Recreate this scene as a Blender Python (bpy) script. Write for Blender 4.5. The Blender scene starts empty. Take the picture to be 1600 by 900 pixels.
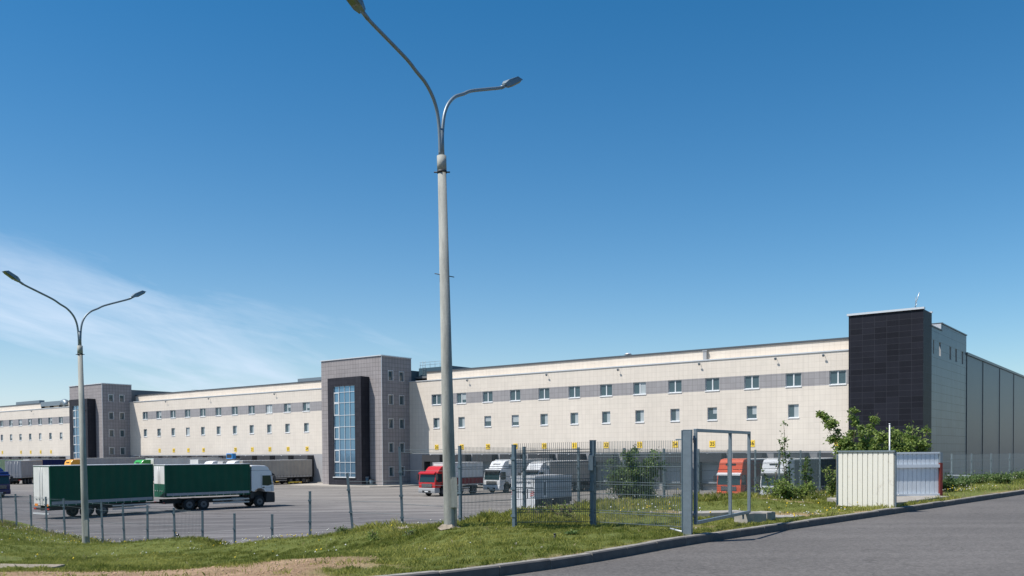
import bpy, bmesh, math, random
import numpy as np
from mathutils import Vector, Matrix
R = math.radians
random.seed(7); rng = np.random.default_rng(7)
scene = bpy.context.scene
col = scene.collection

# ------------------------------------------------------------------ camera
H = 4.9                       # eye height above the yard
F_PX = 1400.5                 # focal length for a 1600 px wide picture
PITCH, ROLL, CY = -0.023949, -0.0074024, 739.2
TH = 0.91971                  # direction of the building's depth axis
Fv = Vector((0, math.cos(PITCH), math.sin(PITCH)))
Uv = Vector((0, -math.sin(PITCH), math.cos(PITCH)))
Rv = Vector((1, 0, 0))
cr, sr = math.cos(ROLL), math.sin(ROLL)
R2 = cr*Rv + sr*Uv
U2 = -sr*Rv + cr*Uv
cam = bpy.data.cameras.new('camera'); cam_o = bpy.data.objects.new('camera', cam); col.objects.link(cam_o)
m = Matrix.Identity(4)
for i in range(3):
    m[i][0] = R2[i]; m[i][1] = U2[i]; m[i][2] = -Fv[i]
m[0][3], m[1][3], m[2][3] = 0, 0, H
cam_o.matrix_world = m
cam.sensor_fit = 'HORIZONTAL'; cam.sensor_width = 36
cam.lens = F_PX/1600*36
cam.shift_y = (CY-450)/1600
cam.clip_start = .1; cam.clip_end = 4000
scene.camera = cam_o

# ------------------------------------------------------------------ sky, sun, exposure
SUN_DIR = Vector((-0.516, -0.176, 0.838)).normalized()
SUN_EL = math.asin(SUN_DIR.z)
world = bpy.data.worlds.new("World"); scene.world = world; world.use_nodes = True
nt = world.node_tree; nt.nodes.clear()
def N(t, typ, **kw):
    n = t.nodes.new(typ)
    for k, v in kw.items():
        if k.startswith('i_'):
            n.inputs[k[2:].replace('_', ' ')].default_value = v
        else: setattr(n, k, v)
    return n
wo = N(nt, 'ShaderNodeOutputWorld'); bg = N(nt, 'ShaderNodeBackground'); bg.inputs['Strength'].default_value = 0.095
sky = N(nt, 'ShaderNodeTexSky'); sky.sky_type = 'NISHITA'; sky.sun_disc = False
sky.sun_elevation = SUN_EL
sky.sun_rotation = math.atan2(SUN_DIR.x, SUN_DIR.y)
sky.air_density = 1.0; sky.dust_density = 0.35; sky.ozone_density = 3.0; sky.altitude = 200
# thin cirrus low on the left, laid out in sky directions
tc = N(nt, 'ShaderNodeTexCoord')
sep = N(nt, 'ShaderNodeSeparateXYZ'); nt.links.new(tc.outputs['Generated'], sep.inputs[0])
def wm(op, a, b=None, c=None, clamp=False):
    n = N(nt, 'ShaderNodeMath', operation=op, use_clamp=clamp)
    for i, s in enumerate((a, b, c)):
        if s is None: continue
        if isinstance(s, (int, float)): n.inputs[i].default_value = s
        else: nt.links.new(s, n.inputs[i])
    return n.outputs[0]
az = wm('ARCTAN2', sep.outputs[0], sep.outputs[1])       # 0 straight ahead, negative to the left
el = wm('ARCSINE', sep.outputs[2])
comb = N(nt, 'ShaderNodeCombineXYZ')
# streaks lie slightly tilted: stretched along azimuth, falling to the right
tilt = wm('ADD', el, wm('MULTIPLY', az, 0.22))
nt.links.new(wm('MULTIPLY', az, 3.0), comb.inputs[0]); nt.links.new(wm('MULTIPLY', tilt, 13.0), comb.inputs[1])
nz = N(nt, 'ShaderNodeTexNoise', i_Scale=1.0, i_Detail=8.0, i_Roughness=0.58, i_Distortion=0.6); nt.links.new(comb.outputs[0], nz.inputs['Vector'])
comb2 = N(nt, 'ShaderNodeCombineXYZ')
nt.links.new(wm('MULTIPLY', az, 9.0), comb2.inputs[0]); nt.links.new(wm('MULTIPLY', tilt, 60.0), comb2.inputs[1])
nz2 = N(nt, 'ShaderNodeTexNoise', i_Scale=1.0, i_Detail=6.0, i_Roughness=0.6, i_Distortion=0.4); nt.links.new(comb2.outputs[0], nz2.inputs['Vector'])
wisps = wm('ADD', wm('MULTIPLY', nz.outputs['Fac'], 0.75), wm('MULTIPLY', nz2.outputs['Fac'], 0.25))
ramp = N(nt, 'ShaderNodeMapRange', i_From_Min=0.36, i_From_Max=0.66); nt.links.new(wisps, ramp.inputs['Value'])
# upper edge of the cloud sheet: high on the left, falling to the right
edge = wm('SUBTRACT', 0.125, wm('MULTIPLY', az, 0.16))
rel_ = wm('SUBTRACT', edge, el)
body_ = N(nt, 'ShaderNodeMapRange', i_From_Min=-0.05, i_From_Max=0.06); body_.interpolation_type = 'SMOOTHSTEP'; nt.links.new(rel_, body_.inputs['Value'])
leftm = N(nt, 'ShaderNodeMapRange', i_From_Min=0.42, i_From_Max=-0.42); leftm.interpolation_type = 'SMOOTHSTEP'; nt.links.new(az, leftm.inputs['Value'])
cloud = wm('MULTIPLY', wm('MULTIPLY', ramp.outputs[0], body_.outputs[0]), wm('MULTIPLY', leftm.outputs[0], 0.85))
veil = wm('MULTIPLY', wm('POWER', 2.718, wm('MULTIPLY', wm('MAXIMUM', el, 0.0), -13.0)), wm('ADD', 0.1, wm('MULTIPLY', leftm.outputs[0], 0.5)))
fac = wm('MAXIMUM', cloud, wm('ADD', veil, wm('MULTIPLY', wm('POWER', 2.718, wm('MULTIPLY', wm('MAXIMUM', el, 0.0), -3.6)), 0.17)))
fac = wm('ADD', fac, 0.0, clamp=True)
mixw = N(nt, 'ShaderNodeMix', data_type='RGBA'); 
nt.links.new(fac, mixw.inputs['Factor'])
grade = N(nt, 'ShaderNodeHueSaturation'); grade.inputs['Saturation'].default_value = 1.44; grade.inputs['Hue'].default_value = .494
nt.links.new(sky.outputs[0], grade.inputs['Color'])
nt.links.new(grade.outputs[0], mixw.inputs['A']); mixw.inputs['B'].default_value = (6.1, 7.2, 8.7, 1)
nt.links.new(mixw.outputs['Result'], bg.inputs['Color']); nt.links.new(bg.outputs[0], wo.inputs[0])

sun = bpy.data.lights.new('sun', 'SUN'); sun.energy = 5.0; sun.angle = R(0.53); sun.color = (1.0, 0.95, 0.88)
sun_o = bpy.data.objects.new('sun', sun); col.objects.link(sun_o)
sun_o.rotation_euler = (-SUN_DIR).to_track_quat('-Z', 'Y').to_euler(); sun_o.location = (-60, -30, 90)
scene.view_settings.view_transform = 'Standard'; scene.view_settings.look = 'None'
scene.view_settings.exposure = 0.32; scene.view_settings.gamma = 1.0; scene.view_settings.use_curve_mapping = False
scene.render.engine = 'CYCLES'

def at(px, py, Y):
    """point of the place seen at px,py of the 1600x900 photograph, Y metres away"""
    d = Fv + R2*((px-800)/F_PX) + U2*((CY-py)/F_PX)
    q = d*(Y/d.y); return Vector((q.x, q.y, q.z+H))

# ------------------------------------------------------------------ materials
MATS = {}
def mat(name, colr=(.5, .5, .5), rough=.6, metal=0., noise=0., nscale=3., bump=0., spec=.5, build=None):
    if name in MATS: return MATS[name]
    m = bpy.data.materials.new(name); m.use_nodes = True; t = m.node_tree
    b = t.nodes['Principled BSDF']; b.inputs['Base Color'].default_value = (*colr, 1)
    b.inputs['Roughness'].default_value = rough; b.inputs['Metallic'].default_value = metal
    b.inputs['Specular IOR Level'].default_value = spec
    if noise or bump:
        tcn = N(t, 'ShaderNodeTexCoord'); n = N(t, 'ShaderNodeTexNoise', i_Scale=nscale, i_Detail=6., i_Roughness=.65)
        t.links.new(tcn.outputs['Object'], n.inputs['Vector'])
        if noise:
            mr = N(t, 'ShaderNodeMapRange', i_From_Min=.25, i_From_Max=.75, i_To_Min=1-noise, i_To_Max=1+noise)
            t.links.new(n.outputs['Fac'], mr.inputs['Value'])
            vm = N(t, 'ShaderNodeVectorMath', operation='SCALE'); vm.inputs[0].default_value = colr
            t.links.new(mr.outputs[0], vm.inputs['Scale']); t.links.new(vm.outputs[0], b.inputs['Base Color'])
        if bump:
            bp = N(t, 'ShaderNodeBump', i_Strength=bump, i_Distance=.02); t.links.new(n.outputs['Fac'], bp.inputs['Height']); t.links.new(bp.outputs[0], b.inputs['Normal'])
    if build: build(t, b)
    MATS[name] = m; return m

def tile_mat(name, base, mort, w, h, rough=.55, var=.05, mortar=.02, spec=.4, offset=0., stain=.08):
    def build(t, b):
        uv = N(t, 'ShaderNodeUVMap')
        br = N(t, 'ShaderNodeTexBrick', offset=offset, offset_frequency=2, squash=1.0)
        br.inputs['Scale'].default_value = 1; br.inputs['Brick Width'].default_value = w; br.inputs['Row Height'].default_value = h
        br.inputs['Mortar Size'].default_value = mortar; br.inputs['Mortar Smooth'].default_value = .1; br.inputs['Bias'].default_value = 0
        br.inputs['Color1'].default_value = (*[c*(1-var) for c in base], 1); br.inputs['Color2'].default_value = (*[min(1, c*(1+var)) for c in base], 1)
        br.inputs['Mortar'].default_value = (*mort, 1)
        t.links.new(uv.outputs[0], br.inputs['Vector'])
        n = N(t, 'ShaderNodeTexNoise', i_Scale=.35, i_Detail=5., i_Roughness=.6); t.links.new(uv.outputs[0], n.inputs['Vector'])
        mr = N(t, 'ShaderNodeMapRange', i_From_Min=.3, i_From_Max=.7, i_To_Min=1-stain, i_To_Max=1+stain*.5); t.links.new(n.outputs['Fac'], mr.inputs['Value'])
        # rain streaks under sills and copings
        mp = N(t, 'ShaderNodeMapping'); mp.inputs['Scale'].default_value = (3.2, .22, 1); t.links.new(uv.outputs[0], mp.inputs['Vector'])
        n2 = N(t, 'ShaderNodeTexNoise', i_Scale=1., i_Detail=4.); t.links.new(mp.outputs[0], n2.inputs['Vector'])
        mr2 = N(t, 'ShaderNodeMapRange', i_From_Min=.35, i_From_Max=.65, i_To_Min=1-stain, i_To_Max=1.0); t.links.new(n2.outputs['Fac'], mr2.inputs['Value'])
        mu = N(t, 'ShaderNodeMath', operation='MULTIPLY'); t.links.new(mr.outputs[0], mu.inputs[0]); t.links.new(mr2.outputs[0], mu.inputs[1])
        vm = N(t, 'ShaderNodeVectorMath', operation='SCALE'); t.links.new(br.outputs['Color'], vm.inputs[0]); t.links.new(mu.outputs[0], vm.inputs['Scale'])
        t.links.new(vm.outputs[0], b.inputs['Base Color'])
        bp = N(t, 'ShaderNodeBump', i_Strength=.4, i_Distance=.01); bp.invert = True
        t.links.new(br.outputs['Fac'], bp.inputs['Height']); t.links.new(bp.outputs[0], b.inputs['Normal'])
    return mat(name, base, rough, spec=spec, build=build)

M_TILE = tile_mat('cream cladding', (.67, .605, .525), (.52, .465, .39), .6, .6, mortar=.012, var=.02, stain=.05, offset=0.)
M_BAND = tile_mat('grey band cladding', (.31, .30, .305), (.21, .2, .205), .6, .6, mortar=.018, spec=.2)
M_GREY = tile_mat('grey tower cladding', (.315, .292, .292), (.15, .14, .145), .6, .6, mortar=.02, var=.05, rough=.8, spec=.05)
M_DARK = tile_mat('charcoal cladding', (.036, .036, .044), (.02, .02, .026), .6, .6, mortar=.02, var=.12, rough=.5, spec=.1)
M_BLACK = tile_mat('black tower cladding', (.016, .017, .024), (.04, .042, .052), 1.2, .6, mortar=.014, var=.2, rough=.5, spec=.1)
M_ANNEX = tile_mat('pale annex cladding', (.105, .145, .185), (.055, .075, .095), 2.4, .9, mortar=.03, var=.05, rough=.35, spec=.22, stain=.15)
def hall_build(t, b):
    uv = N(t, 'ShaderNodeUVMap'); w = N(t, 'ShaderNodeTexWave', wave_type='BANDS', bands_direction='X'); w.inputs['Scale'].default_value = 1.6
    t.links.new(uv.outputs[0], w.inputs['Vector'])
    bp = N(t, 'ShaderNodeBump', i_Strength=.25, i_Distance=.02); t.links.new(w.outputs['Fac'], bp.inputs['Height']); t.links.new(bp.outputs[0], b.inputs['Normal'])
M_HALL = mat('dark steel hall panels', (.026, .055, .098), .35, .0, spec=.2, build=hall_build)
M_HALLRIB = mat('hall joint strip', (.05, .06, .075), .4)
M_COPE = mat('pale metal coping', (.62, .64, .66), .35, .3)
M_COPED = mat('dark metal coping', (.09, .1, .11), .4, .3)
M_WFRAME = mat('white window frame', (.62, .64, .65), .35)
M_SILL = mat('white sill', (.75, .76, .77), .35)
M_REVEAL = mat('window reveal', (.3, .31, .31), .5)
M_DREVEAL = mat('grey aluminium window casing', (.33, .34, .35), .45)
def glass_build(t, b):
    tcn = N(t, 'ShaderNodeTexCoord'); n = N(t, 'ShaderNodeTexNoise', i_Scale=.8, i_Detail=2.); t.links.new(tcn.outputs['Object'], n.inputs['Vector'])
    bp = N(t, 'ShaderNodeBump', i_Strength=.06, i_Distance=.05); t.links.new(n.outputs['Fac'], bp.inputs['Height']); t.links.new(bp.outputs[0], b.inputs['Normal'])
M_GLASS = mat('window glass', (.05, .085, .10), .06, .0, spec=.7, build=glass_build)
M_CURT = mat('stair glass', (.15, .27, .38), .05, .65, spec=.8, build=glass_build)
M_CGLASS = mat('vehicle glass', (.012, .035, .04), .05, spec=.45)
M_CONC = mat('weathered concrete', (.30, .28, .25), .85, noise=.22, nscale=4, bump=.4)
M_DOCKW = mat('dock wall render', (.34, .34, .35), .75, noise=.08, nscale=1.2)
M_SHELT = mat('black dock shelter fabric', (.035, .037, .042), .7, noise=.2, nscale=2)
M_DOCKD = mat('pale dock door', (.3, .34, .38), .5, noise=.06, nscale=2)
M_YELLOW = mat('yellow sign plate', (.88, .6, .06), .5)
M_BLK = mat('black paint', (.015, .015, .016), .5)
M_ROOFG = mat('grey roof sheet', (.14, .15, .16), .6)
M_ROOFB = mat('blue grey louvre', (.045, .09, .12), .5)
M_GALV = mat('galvanised steel', (.20, .245, .275), .45, .4, noise=.15, nscale=9)
M_PAINTG = mat('blue grey painted post', (.11, .155, .19), .45, .2, noise=.12, nscale=7)
M_WIRE = mat('grey green fence wire', (.10, .13, .145), .5, .3)
M_RUBBER = mat('tyre rubber', (.02, .02, .021), .85)
M_RIM = mat('wheel rim', (.13, .13, .135), .5, .3)
M_CHASSIS = mat('dark chassis', (.025, .026, .028), .6)
M_ALU = mat('aluminium rail', (.42, .43, .44), .4, .5)
M_LGREY = mat('light grey plastic', (.3, .31, .32), .5)
def paint(name, c, rough=.28, n=.05): return mat(name, c, rough, noise=n, nscale=1.6, spec=.5)
P_WHITE = paint('white vehicle paint', (.68, .69, .7)); P_RED = paint('red vehicle paint', (.46, .02, .022)); P_ORANGE = paint('orange vehicle paint', (.62, .085, .022))
P_BLUE = paint('navy vehicle paint', (.008, .018, .10)); P_GREEN = paint('bright green vehicle paint', (.04, .32, .06)); P_AMBER = paint('amber vehicle paint', (.75, .34, .03))
def tarp(name, c):
    def fold(t, b):
        tcn = N(t, 'ShaderNodeTexCoord'); w = N(t, 'ShaderNodeTexWave', wave_type='BANDS', bands_direction='X', i_Scale=.42, i_Distortion=1.6, i_Detail=3.); w.inputs['Detail Scale'].default_value = .6
        t.links.new(tcn.outputs['Object'], w.inputs['Vector']); bp_ = N(t, 'ShaderNodeBump', i_Strength=.55, i_Distance=.09)
        t.links.new(w.outputs['Fac'], bp_.inputs['Height']); t.links.new(bp_.outputs[0], b.inputs['Normal'])
    return mat(name, c, .55, spec=.25, noise=.14, nscale=.7, build=fold)
T_GREEN = tarp('dark green tarpaulin', (.003, .075, .042)); T_WHITE = tarp('white trailer side', (.6, .6, .59)); T_GREY = tarp('pale grey tarpaulin', (.34, .34, .36))
T_BEIGE = tarp('grey beige trailer side', (.36, .345, .32)); T_BLUE = tarp('navy tarpaulin', (.009, .02, .11)); T_MAROON = tarp('dark red tarpaulin', (.2, .012, .02))
T_DARK = tarp('dark slate tarpaulin', (.035, .05, .055)); T_LEAF = tarp('pale green panel', (.45, .58, .35))
M_LIGHTR = mat('red lamp lens', (.5, .03, .02), .3); M_LIGHTW = mat('clear lamp lens', (.7, .7, .68), .15, spec=1.)
M_ORL = mat('orange lamp lens', (.8, .25, .03), .3)

# ------------------------------------------------------------------ mesh helpers
class MB:
    def __init__(s): s.v = []; s.f = []; s.mi = []; s.cur = 0; s.M = None; s.smooth = []
    def add(s, vs, fs, smooth=False):
        o = len(s.v)
        for v in vs:
            v = Vector(v); s.v.append(tuple(s.M @ v) if s.M is not None else tuple(v))
        for f in fs: s.f.append([o+i for i in f]); s.mi.append(s.cur); s.smooth.append(smooth)
        return s
    def box(s, a, b):
        x0, y0, z0 = a; x1, y1, z1 = b
        return s.add([(x0,y0,z0),(x1,y0,z0),(x1,y1,z0),(x0,y1,z0),(x0,y0,z1),(x1,y0,z1),(x1,y1,z1),(x0,y1,z1)],
                     [(0,3,2,1),(4,5,6,7),(0,1,5,4),(1,2,6,5),(2,3,7,6),(3,0,4,7)])
    def quad(s, *p): return s.add(p, [tuple(range(len(p)))])
    def prism(s, prof, y0, y1):
        """profile of (x,z) extruded along y"""
        n = len(prof)
        vs = [(x, y0, z) for x, z in prof]+[(x, y1, z) for x, z in prof]
        fs = [tuple(range(n)), tuple(range(2*n-1, n-1, -1))]+[((i+1) % n, i, n+i, n+(i+1) % n) for i in range(n)]
        return s.add(vs, fs)
    def tube(s, pts, r, n=8, smooth=True, cap=True):
        pts = [Vector(p) for p in pts]; rs = r if isinstance(r, (list, tuple)) else [r]*len(pts)
        vs = []; ref = None
        for i, p in enumerate(pts):
            t = (pts[min(i+1, len(pts)-1)]-pts[max(i-1, 0)]).normalized()
            if ref is None: ref = Vector((0, 0, 1)) if abs(t.z) < .9 else Vector((1, 0, 0))
            a = t.cross(ref).normalized(); b = t.cross(a).normalized(); ref = -b if False else ref
            for k in range(n):
                an = 2*math.pi*k/n; vs.append(p+a*math.cos(an)*rs[i]+b*math.sin(an)*rs[i])
        fs = [(i*n+k, i*n+(k+1) % n, (i+1)*n+(k+1) % n, (i+1)*n+k) for i in range(len(pts)-1) for k in range(n)]
        s.add(vs, fs, smooth)
        if cap:
            o = len(s.v)-len(vs)
            s.f.append([o+k for k in range(n)][::-1]); s.mi.append(s.cur); s.smooth.append(False)
            s.f.append([o+(len(pts)-1)*n+k for k in range(n)]); s.mi.append(s.cur); s.smooth.append(False)
        return s
    def disc(s, c, r, axis='y', w=.3, n=20):
        c = Vector(c); d = {'x': Vector((1,0,0)), 'y': Vector((0,1,0)), 'z': Vector((0,0,1))}[axis]*w/2
        return s.tube([c-d, c+d], r, n)
    def build(s, name, mats, parent=None, uv=False, bevel=0):
        me = bpy.data.meshes.new(name); me.from_pydata(s.v, [], s.f)
        if not isinstance(mats, (list, tuple)): mats = [mats]
        for m_ in mats: me.materials.append(m_)
        me.polygons.foreach_set('material_index', s.mi); me.polygons.foreach_set('use_smooth', s.smooth)
        bm = bmesh.new(); bm.from_mesh(me); bmesh.ops.recalc_face_normals(bm, faces=bm.faces) if not getattr(s, 'norecalc', False) else None
        bm.to_mesh(me); bm.free()
        if uv:
            l = me.uv_layers.new(name='UVMap')
            for p in me.polygons:
                n = p.normal
                for li in p.loop_indices:
                    c = me.vertices[me.loops[li].vertex_index].co
                    if abs(n.z) > .7: l.data[li].uv = (c.x, c.y)
                    elif abs(n.x) > abs(n.y): l.data[li].uv = (c.y, c.z)
                    else: l.data[li].uv = (c.x, c.z)
        me.update()
        o = bpy.data.objects.new(name, me); col.objects.link(o)
        if parent: o.parent = parent
        if bevel:
            bv = o.modifiers.new('bevel', 'BEVEL'); bv.width = bevel; bv.segments = 2; bv.limit_method = 'ANGLE'; bv.angle_limit = R(40)
        return o
def tag(o, label=None, cat=None, group=None, kind=None):
    if label: o['label'] = label
    if cat: o['category'] = cat
    if group: o['group'] = group
    if kind: o['kind'] = kind
    return o
def empty(name, loc, rz=0, label=None, cat=None, group=None):
    o = bpy.data.objects.new(name, None); col.objects.link(o); o.location = loc; o.rotation_euler = (0, 0, rz); o.empty_display_size = .3
    return tag(o, label, cat, group)
def copy_tree(o, parent=None):
    c = o.copy(); col.objects.link(c)
    if parent: c.parent = parent
    for ch in list(o.children): copy_tree(ch, c)
    return c
_fc = {}
def text_mesh(body, size, name='lettering', matr=M_BLK, depth=.004, parent=None, loc=(0,0,0), rot=(R(90),0,0), sx=1.0):
    key = (body, size, depth)
    if key not in _fc:
        cu = bpy.data.curves.new('t', 'FONT'); cu.body = body; cu.size = size; cu.align_x = 'CENTER'; cu.align_y = 'CENTER'; cu.extrude = depth; cu.offset = size*.012
        ob = bpy.data.objects.new('t', cu); col.objects.link(ob)
        bpy.context.view_layer.update()
        me = bpy.data.meshes.new_from_object(ob.evaluated_get(bpy.context.evaluated_depsgraph_get()))
        bpy.data.objects.remove(ob); bpy.data.curves.remove(cu); _fc[key] = me
    me = _fc[key].copy(); me.materials.clear(); me.materials.append(matr); me.name = name
    o = bpy.data.objects.new(name, me); col.objects.link(o); o.location = loc; o.rotation_euler = rot; o.scale = (sx, 1, 1)
    if parent: o.parent = parent
    return o

# ------------------------------------------------------------------ ground: yard, verge, road, kerb
def yard_build(t, b):
    tcn = N(t, 'ShaderNodeTexCoord'); pos = tcn.outputs['Object']
    n1 = N(t, 'ShaderNodeTexNoise', i_Scale=.05, i_Detail=6., i_Roughness=.6); t.links.new(pos, n1.inputs['Vector'])
    n2 = N(t, 'ShaderNodeTexNoise', i_Scale=6., i_Detail=4., i_Roughness=.7); t.links.new(pos, n2.inputs['Vector'])
    mp = N(t, 'ShaderNodeMapping'); mp.inputs['Rotation'].default_value = (0, 0, R(-12)); mp.inputs['Scale'].default_value = (.035, .6, 1); t.links.new(pos, mp.inputs['Vector'])
    n3 = N(t, 'ShaderNodeTexNoise', i_Scale=1., i_Detail=5., i_Roughness=.55, i_Distortion=.3); t.links.new(mp.outputs[0], n3.inputs['Vector'])
    def mr(s, a, b_, lo, hi):
        k = N(t, 'ShaderNodeMapRange', i_From_Min=a, i_From_Max=b_, i_To_Min=lo, i_To_Max=hi); t.links.new(s, k.inputs['Value']); return k.outputs[0]
    def mul(a, b_):
        k = N(t, 'ShaderNodeMath', operation='MULTIPLY'); t.links.new(a, k.inputs[0]); t.links.new(b_, k.inputs[1]); return k.outputs[0]
    k = mul(mul(mr(n1.outputs['Fac'], .3, .7, .82, 1.12), mr(n2.outputs['Fac'], .3, .7, .9, 1.1)), mr(n3.outputs['Fac'], .38, .6, .66, 1.1))
    # dark sealed cracks
    mp2 = N(t, 'ShaderNodeMapping'); mp2.inputs['Rotation'].default_value = (0, 0, R(-9)); mp2.inputs['Scale'].default_value = (.11, .36, 1); t.links.new(pos, mp2.inputs['Vector'])
    n4 = N(t, 'ShaderNodeTexNoise', i_Scale=1., i_Detail=2.); t.links.new(mp2.outputs[0], n4.inputs['Vector'])
    ab = N(t, 'ShaderNodeMath', operation='SUBTRACT'); t.links.new(n4.outputs['Fac'], ab.inputs[0]); ab.inputs[1].default_value = .5
    ab2 = N(t, 'ShaderNodeMath', operation='ABSOLUTE'); t.links.new(ab.outputs[0], ab2.inputs[0])
    k = mul(k, mr(ab2.outputs[0], .0, .008, .62, 1.0))
    # pale joints running across the yard
    br = N(t, 'ShaderNodeTexBrick', offset=0.); br.inputs['Scale'].default_value = 1; br.inputs['Brick Width'].default_value = 400; br.inputs['Row Height'].default_value = 3.9
    br.inputs['Mortar Size'].default_value = .09; br.inputs['Mortar Smooth'].default_value = .5
    mp3 = N(t, 'ShaderNodeMapping'); mp3.inputs['Rotation'].default_value = (0, 0, R(-42)); t.links.new(pos, mp3.inputs['Vector']); t.links.new(mp3.outputs[0], br.inputs['Vector'])
    n5 = N(t, 'ShaderNodeTexNoise', i_Scale=.3, i_Detail=2.); t.links.new(pos, n5.inputs['Vector'])
    jf = mul(br.outputs['Fac'], mr(n5.outputs['Fac'], .42, .6, .15, 1.))
    mx = N(t, 'ShaderNodeMix', data_type='RGBA'); t.links.new(jf, mx.inputs['Factor'])
    sepv = N(t, 'ShaderNodeVectorMath', operation='DOT_PRODUCT'); sepv.inputs[1].default_value = (.6064, .7951, 0); t.links.new(pos, sepv.inputs[0])
    wob = N(t, 'ShaderNodeMath', operation='MULTIPLY_ADD'); t.links.new(n1.outputs['Fac'], wob.inputs[0]); wob.inputs[1].default_value = 22.; t.links.new(sepv.outputs['Value'], wob.inputs[2])
    zone = N(t, 'ShaderNodeMapRange', i_From_Min=58., i_From_Max=76.); t.links.new(wob.outputs[0], zone.inputs['Value'])      # newer dark asphalt, older pale slab near the docks
    zc = N(t, 'ShaderNodeMix', data_type='RGBA'); t.links.new(zone.outputs[0], zc.inputs['Factor']); zc.inputs['A'].default_value = (.150, .142, .142, 1); zc.inputs['B'].default_value = (.225, .208, .19, 1)
    vm = N(t, 'ShaderNodeVectorMath', operation='SCALE'); t.links.new(zc.outputs['Result'], vm.inputs[0]); t.links.new(k, vm.inputs['Scale'])
    t.links.new(vm.outputs[0], mx.inputs['A']); mx.inputs['B'].default_value = (.31, .30, .29, 1)
    t.links.new(mx.outputs['Result'], b.inputs['Base Color'])
M_YARD = mat('worn yard asphalt', (.17, .16, .155), .9, spec=.25, build=yard_build)
def road_build(t, b):
    tcn = N(t, 'ShaderNodeTexCoord'); pos = tcn.outputs['Object']
    n1 = N(t, 'ShaderNodeTexNoise', i_Scale=.18, i_Detail=5., i_Roughness=.6); t.links.new(pos, n1.inputs['Vector'])
    n2 = N(t, 'ShaderNodeTexNoise', i_Scale=11., i_Detail=6., i_Roughness=.85); t.links.new(pos, n2.inputs['Vector'])
    v = N(t, 'ShaderNodeTexVoronoi', i_Scale=26.); t.links.new(pos, v.inputs['Vector'])
    mp = N(t, 'ShaderNodeMapping'); mp.inputs['Rotation'].default_value = (0, 0, R(-47)); mp.inputs['Scale'].default_value = (.05, .9, 1); t.links.new(pos, mp.inputs['Vector'])
    n3 = N(t, 'ShaderNodeTexNoise', i_Scale=1., i_Detail=4., i_Roughness=.5); t.links.new(mp.outputs[0], n3.inputs['Vector'])
    def mr(s, a, b_, lo, hi):
        k = N(t, 'ShaderNodeMapRange', i_From_Min=a, i_From_Max=b_, i_To_Min=lo, i_To_Max=hi); t.links.new(s, k.inputs['Value']); return k.outputs[0]
    def mul(a, b_):
        k = N(t, 'ShaderNodeMath', operation='MULTIPLY'); t.links.new(a, k.inputs[0]); t.links.new(b_, k.inputs[1]); return k.outputs[0]
    k = mul(mul(mr(n1.outputs['Fac'], .3, .7, .85, 1.1), mr(n2.outputs['Fac'], .32, .68, .68, 1.34)), mul(mr(n3.outputs['Fac'], .35, .65, .97, 1.02), mr(v.outputs['Distance'], 0, .7, 1.2, .84)))
    mpt = N(t, 'ShaderNodeMapping'); mpt.inputs['Rotation'].default_value = (0, 0, R(-43.5)); mpt.inputs['Scale'].default_value = (.02, .55, 1); t.links.new(pos, mpt.inputs['Vector'])
    nt_ = N(t, 'ShaderNodeTexNoise', i_Scale=1., i_Detail=3., i_Roughness=.6); t.links.new(mpt.outputs[0], nt_.inputs['Vector'])
    k = mul(k, mr(nt_.outputs['Fac'], .36, .6, .86, 1.05))
    nc = N(t, 'ShaderNodeTexNoise', i_Scale=.35, i_Detail=3.); t.links.new(pos, nc.inputs['Vector'])
    ac = N(t, 'ShaderNodeMath', operation='SUBTRACT'); t.links.new(nc.outputs['Fac'], ac.inputs[0]); ac.inputs[1].default_value = .53; ac2 = N(t, 'ShaderNodeMath', operation='ABSOLUTE'); t.links.new(ac.outputs[0], ac2.inputs[0])
    k = mul(k, mr(ac2.outputs[0], .0, .004, .74, 1.0))
    vo = N(t, 'ShaderNodeTexNoise', i_Scale=.8, i_Detail=5., i_Roughness=.7); t.links.new(pos, vo.inputs['Vector']); k = mul(k, mr(vo.outputs['Fac'], .62, .76, 1.0, .84))
    vm = N(t, 'ShaderNodeVectorMath', operation='SCALE'); vm.inputs[0].default_value = (.13, .121, .115); t.links.new(k, vm.inputs['Scale'])
    t.links.new(vm.outputs[0], b.inputs['Base Color'])
    bp = N(t, 'ShaderNodeBump', i_Strength=.5, i_Distance=.008); t.links.new(n2.outputs['Fac'], bp.inputs['Height']); t.links.new(bp.outputs[0], b.inputs['Normal'])
M_ROAD = mat('road asphalt', (.17, .16, .155), .88, spec=.25, build=road_build)
def kerb_build(t, b):
    tcn = N(t, 'ShaderNodeTexCoord'); n = N(t, 'ShaderNodeTexNoise', i_Scale=5., i_Detail=6., i_Roughness=.7); t.links.new(tcn.outputs['Object'], n.inputs['Vector'])
    cr_ = N(t, 'ShaderNodeValToRGB'); cr_.color_ramp.elements[0].position = .3; cr_.color_ramp.elements[0].color = (.13, .12, .11, 1); cr_.color_ramp.elements[1].position = .68; cr_.color_ramp.elements[1].color = (.34, .32, .28, 1)
    t.links.new(n.outputs['Fac'], cr_.inputs[0]); t.links.new(cr_.outputs[0], b.inputs['Base Color'])
M_KERB = mat('dirty concrete kerb', (.3, .29, .27), .9, build=kerb_build)
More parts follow.
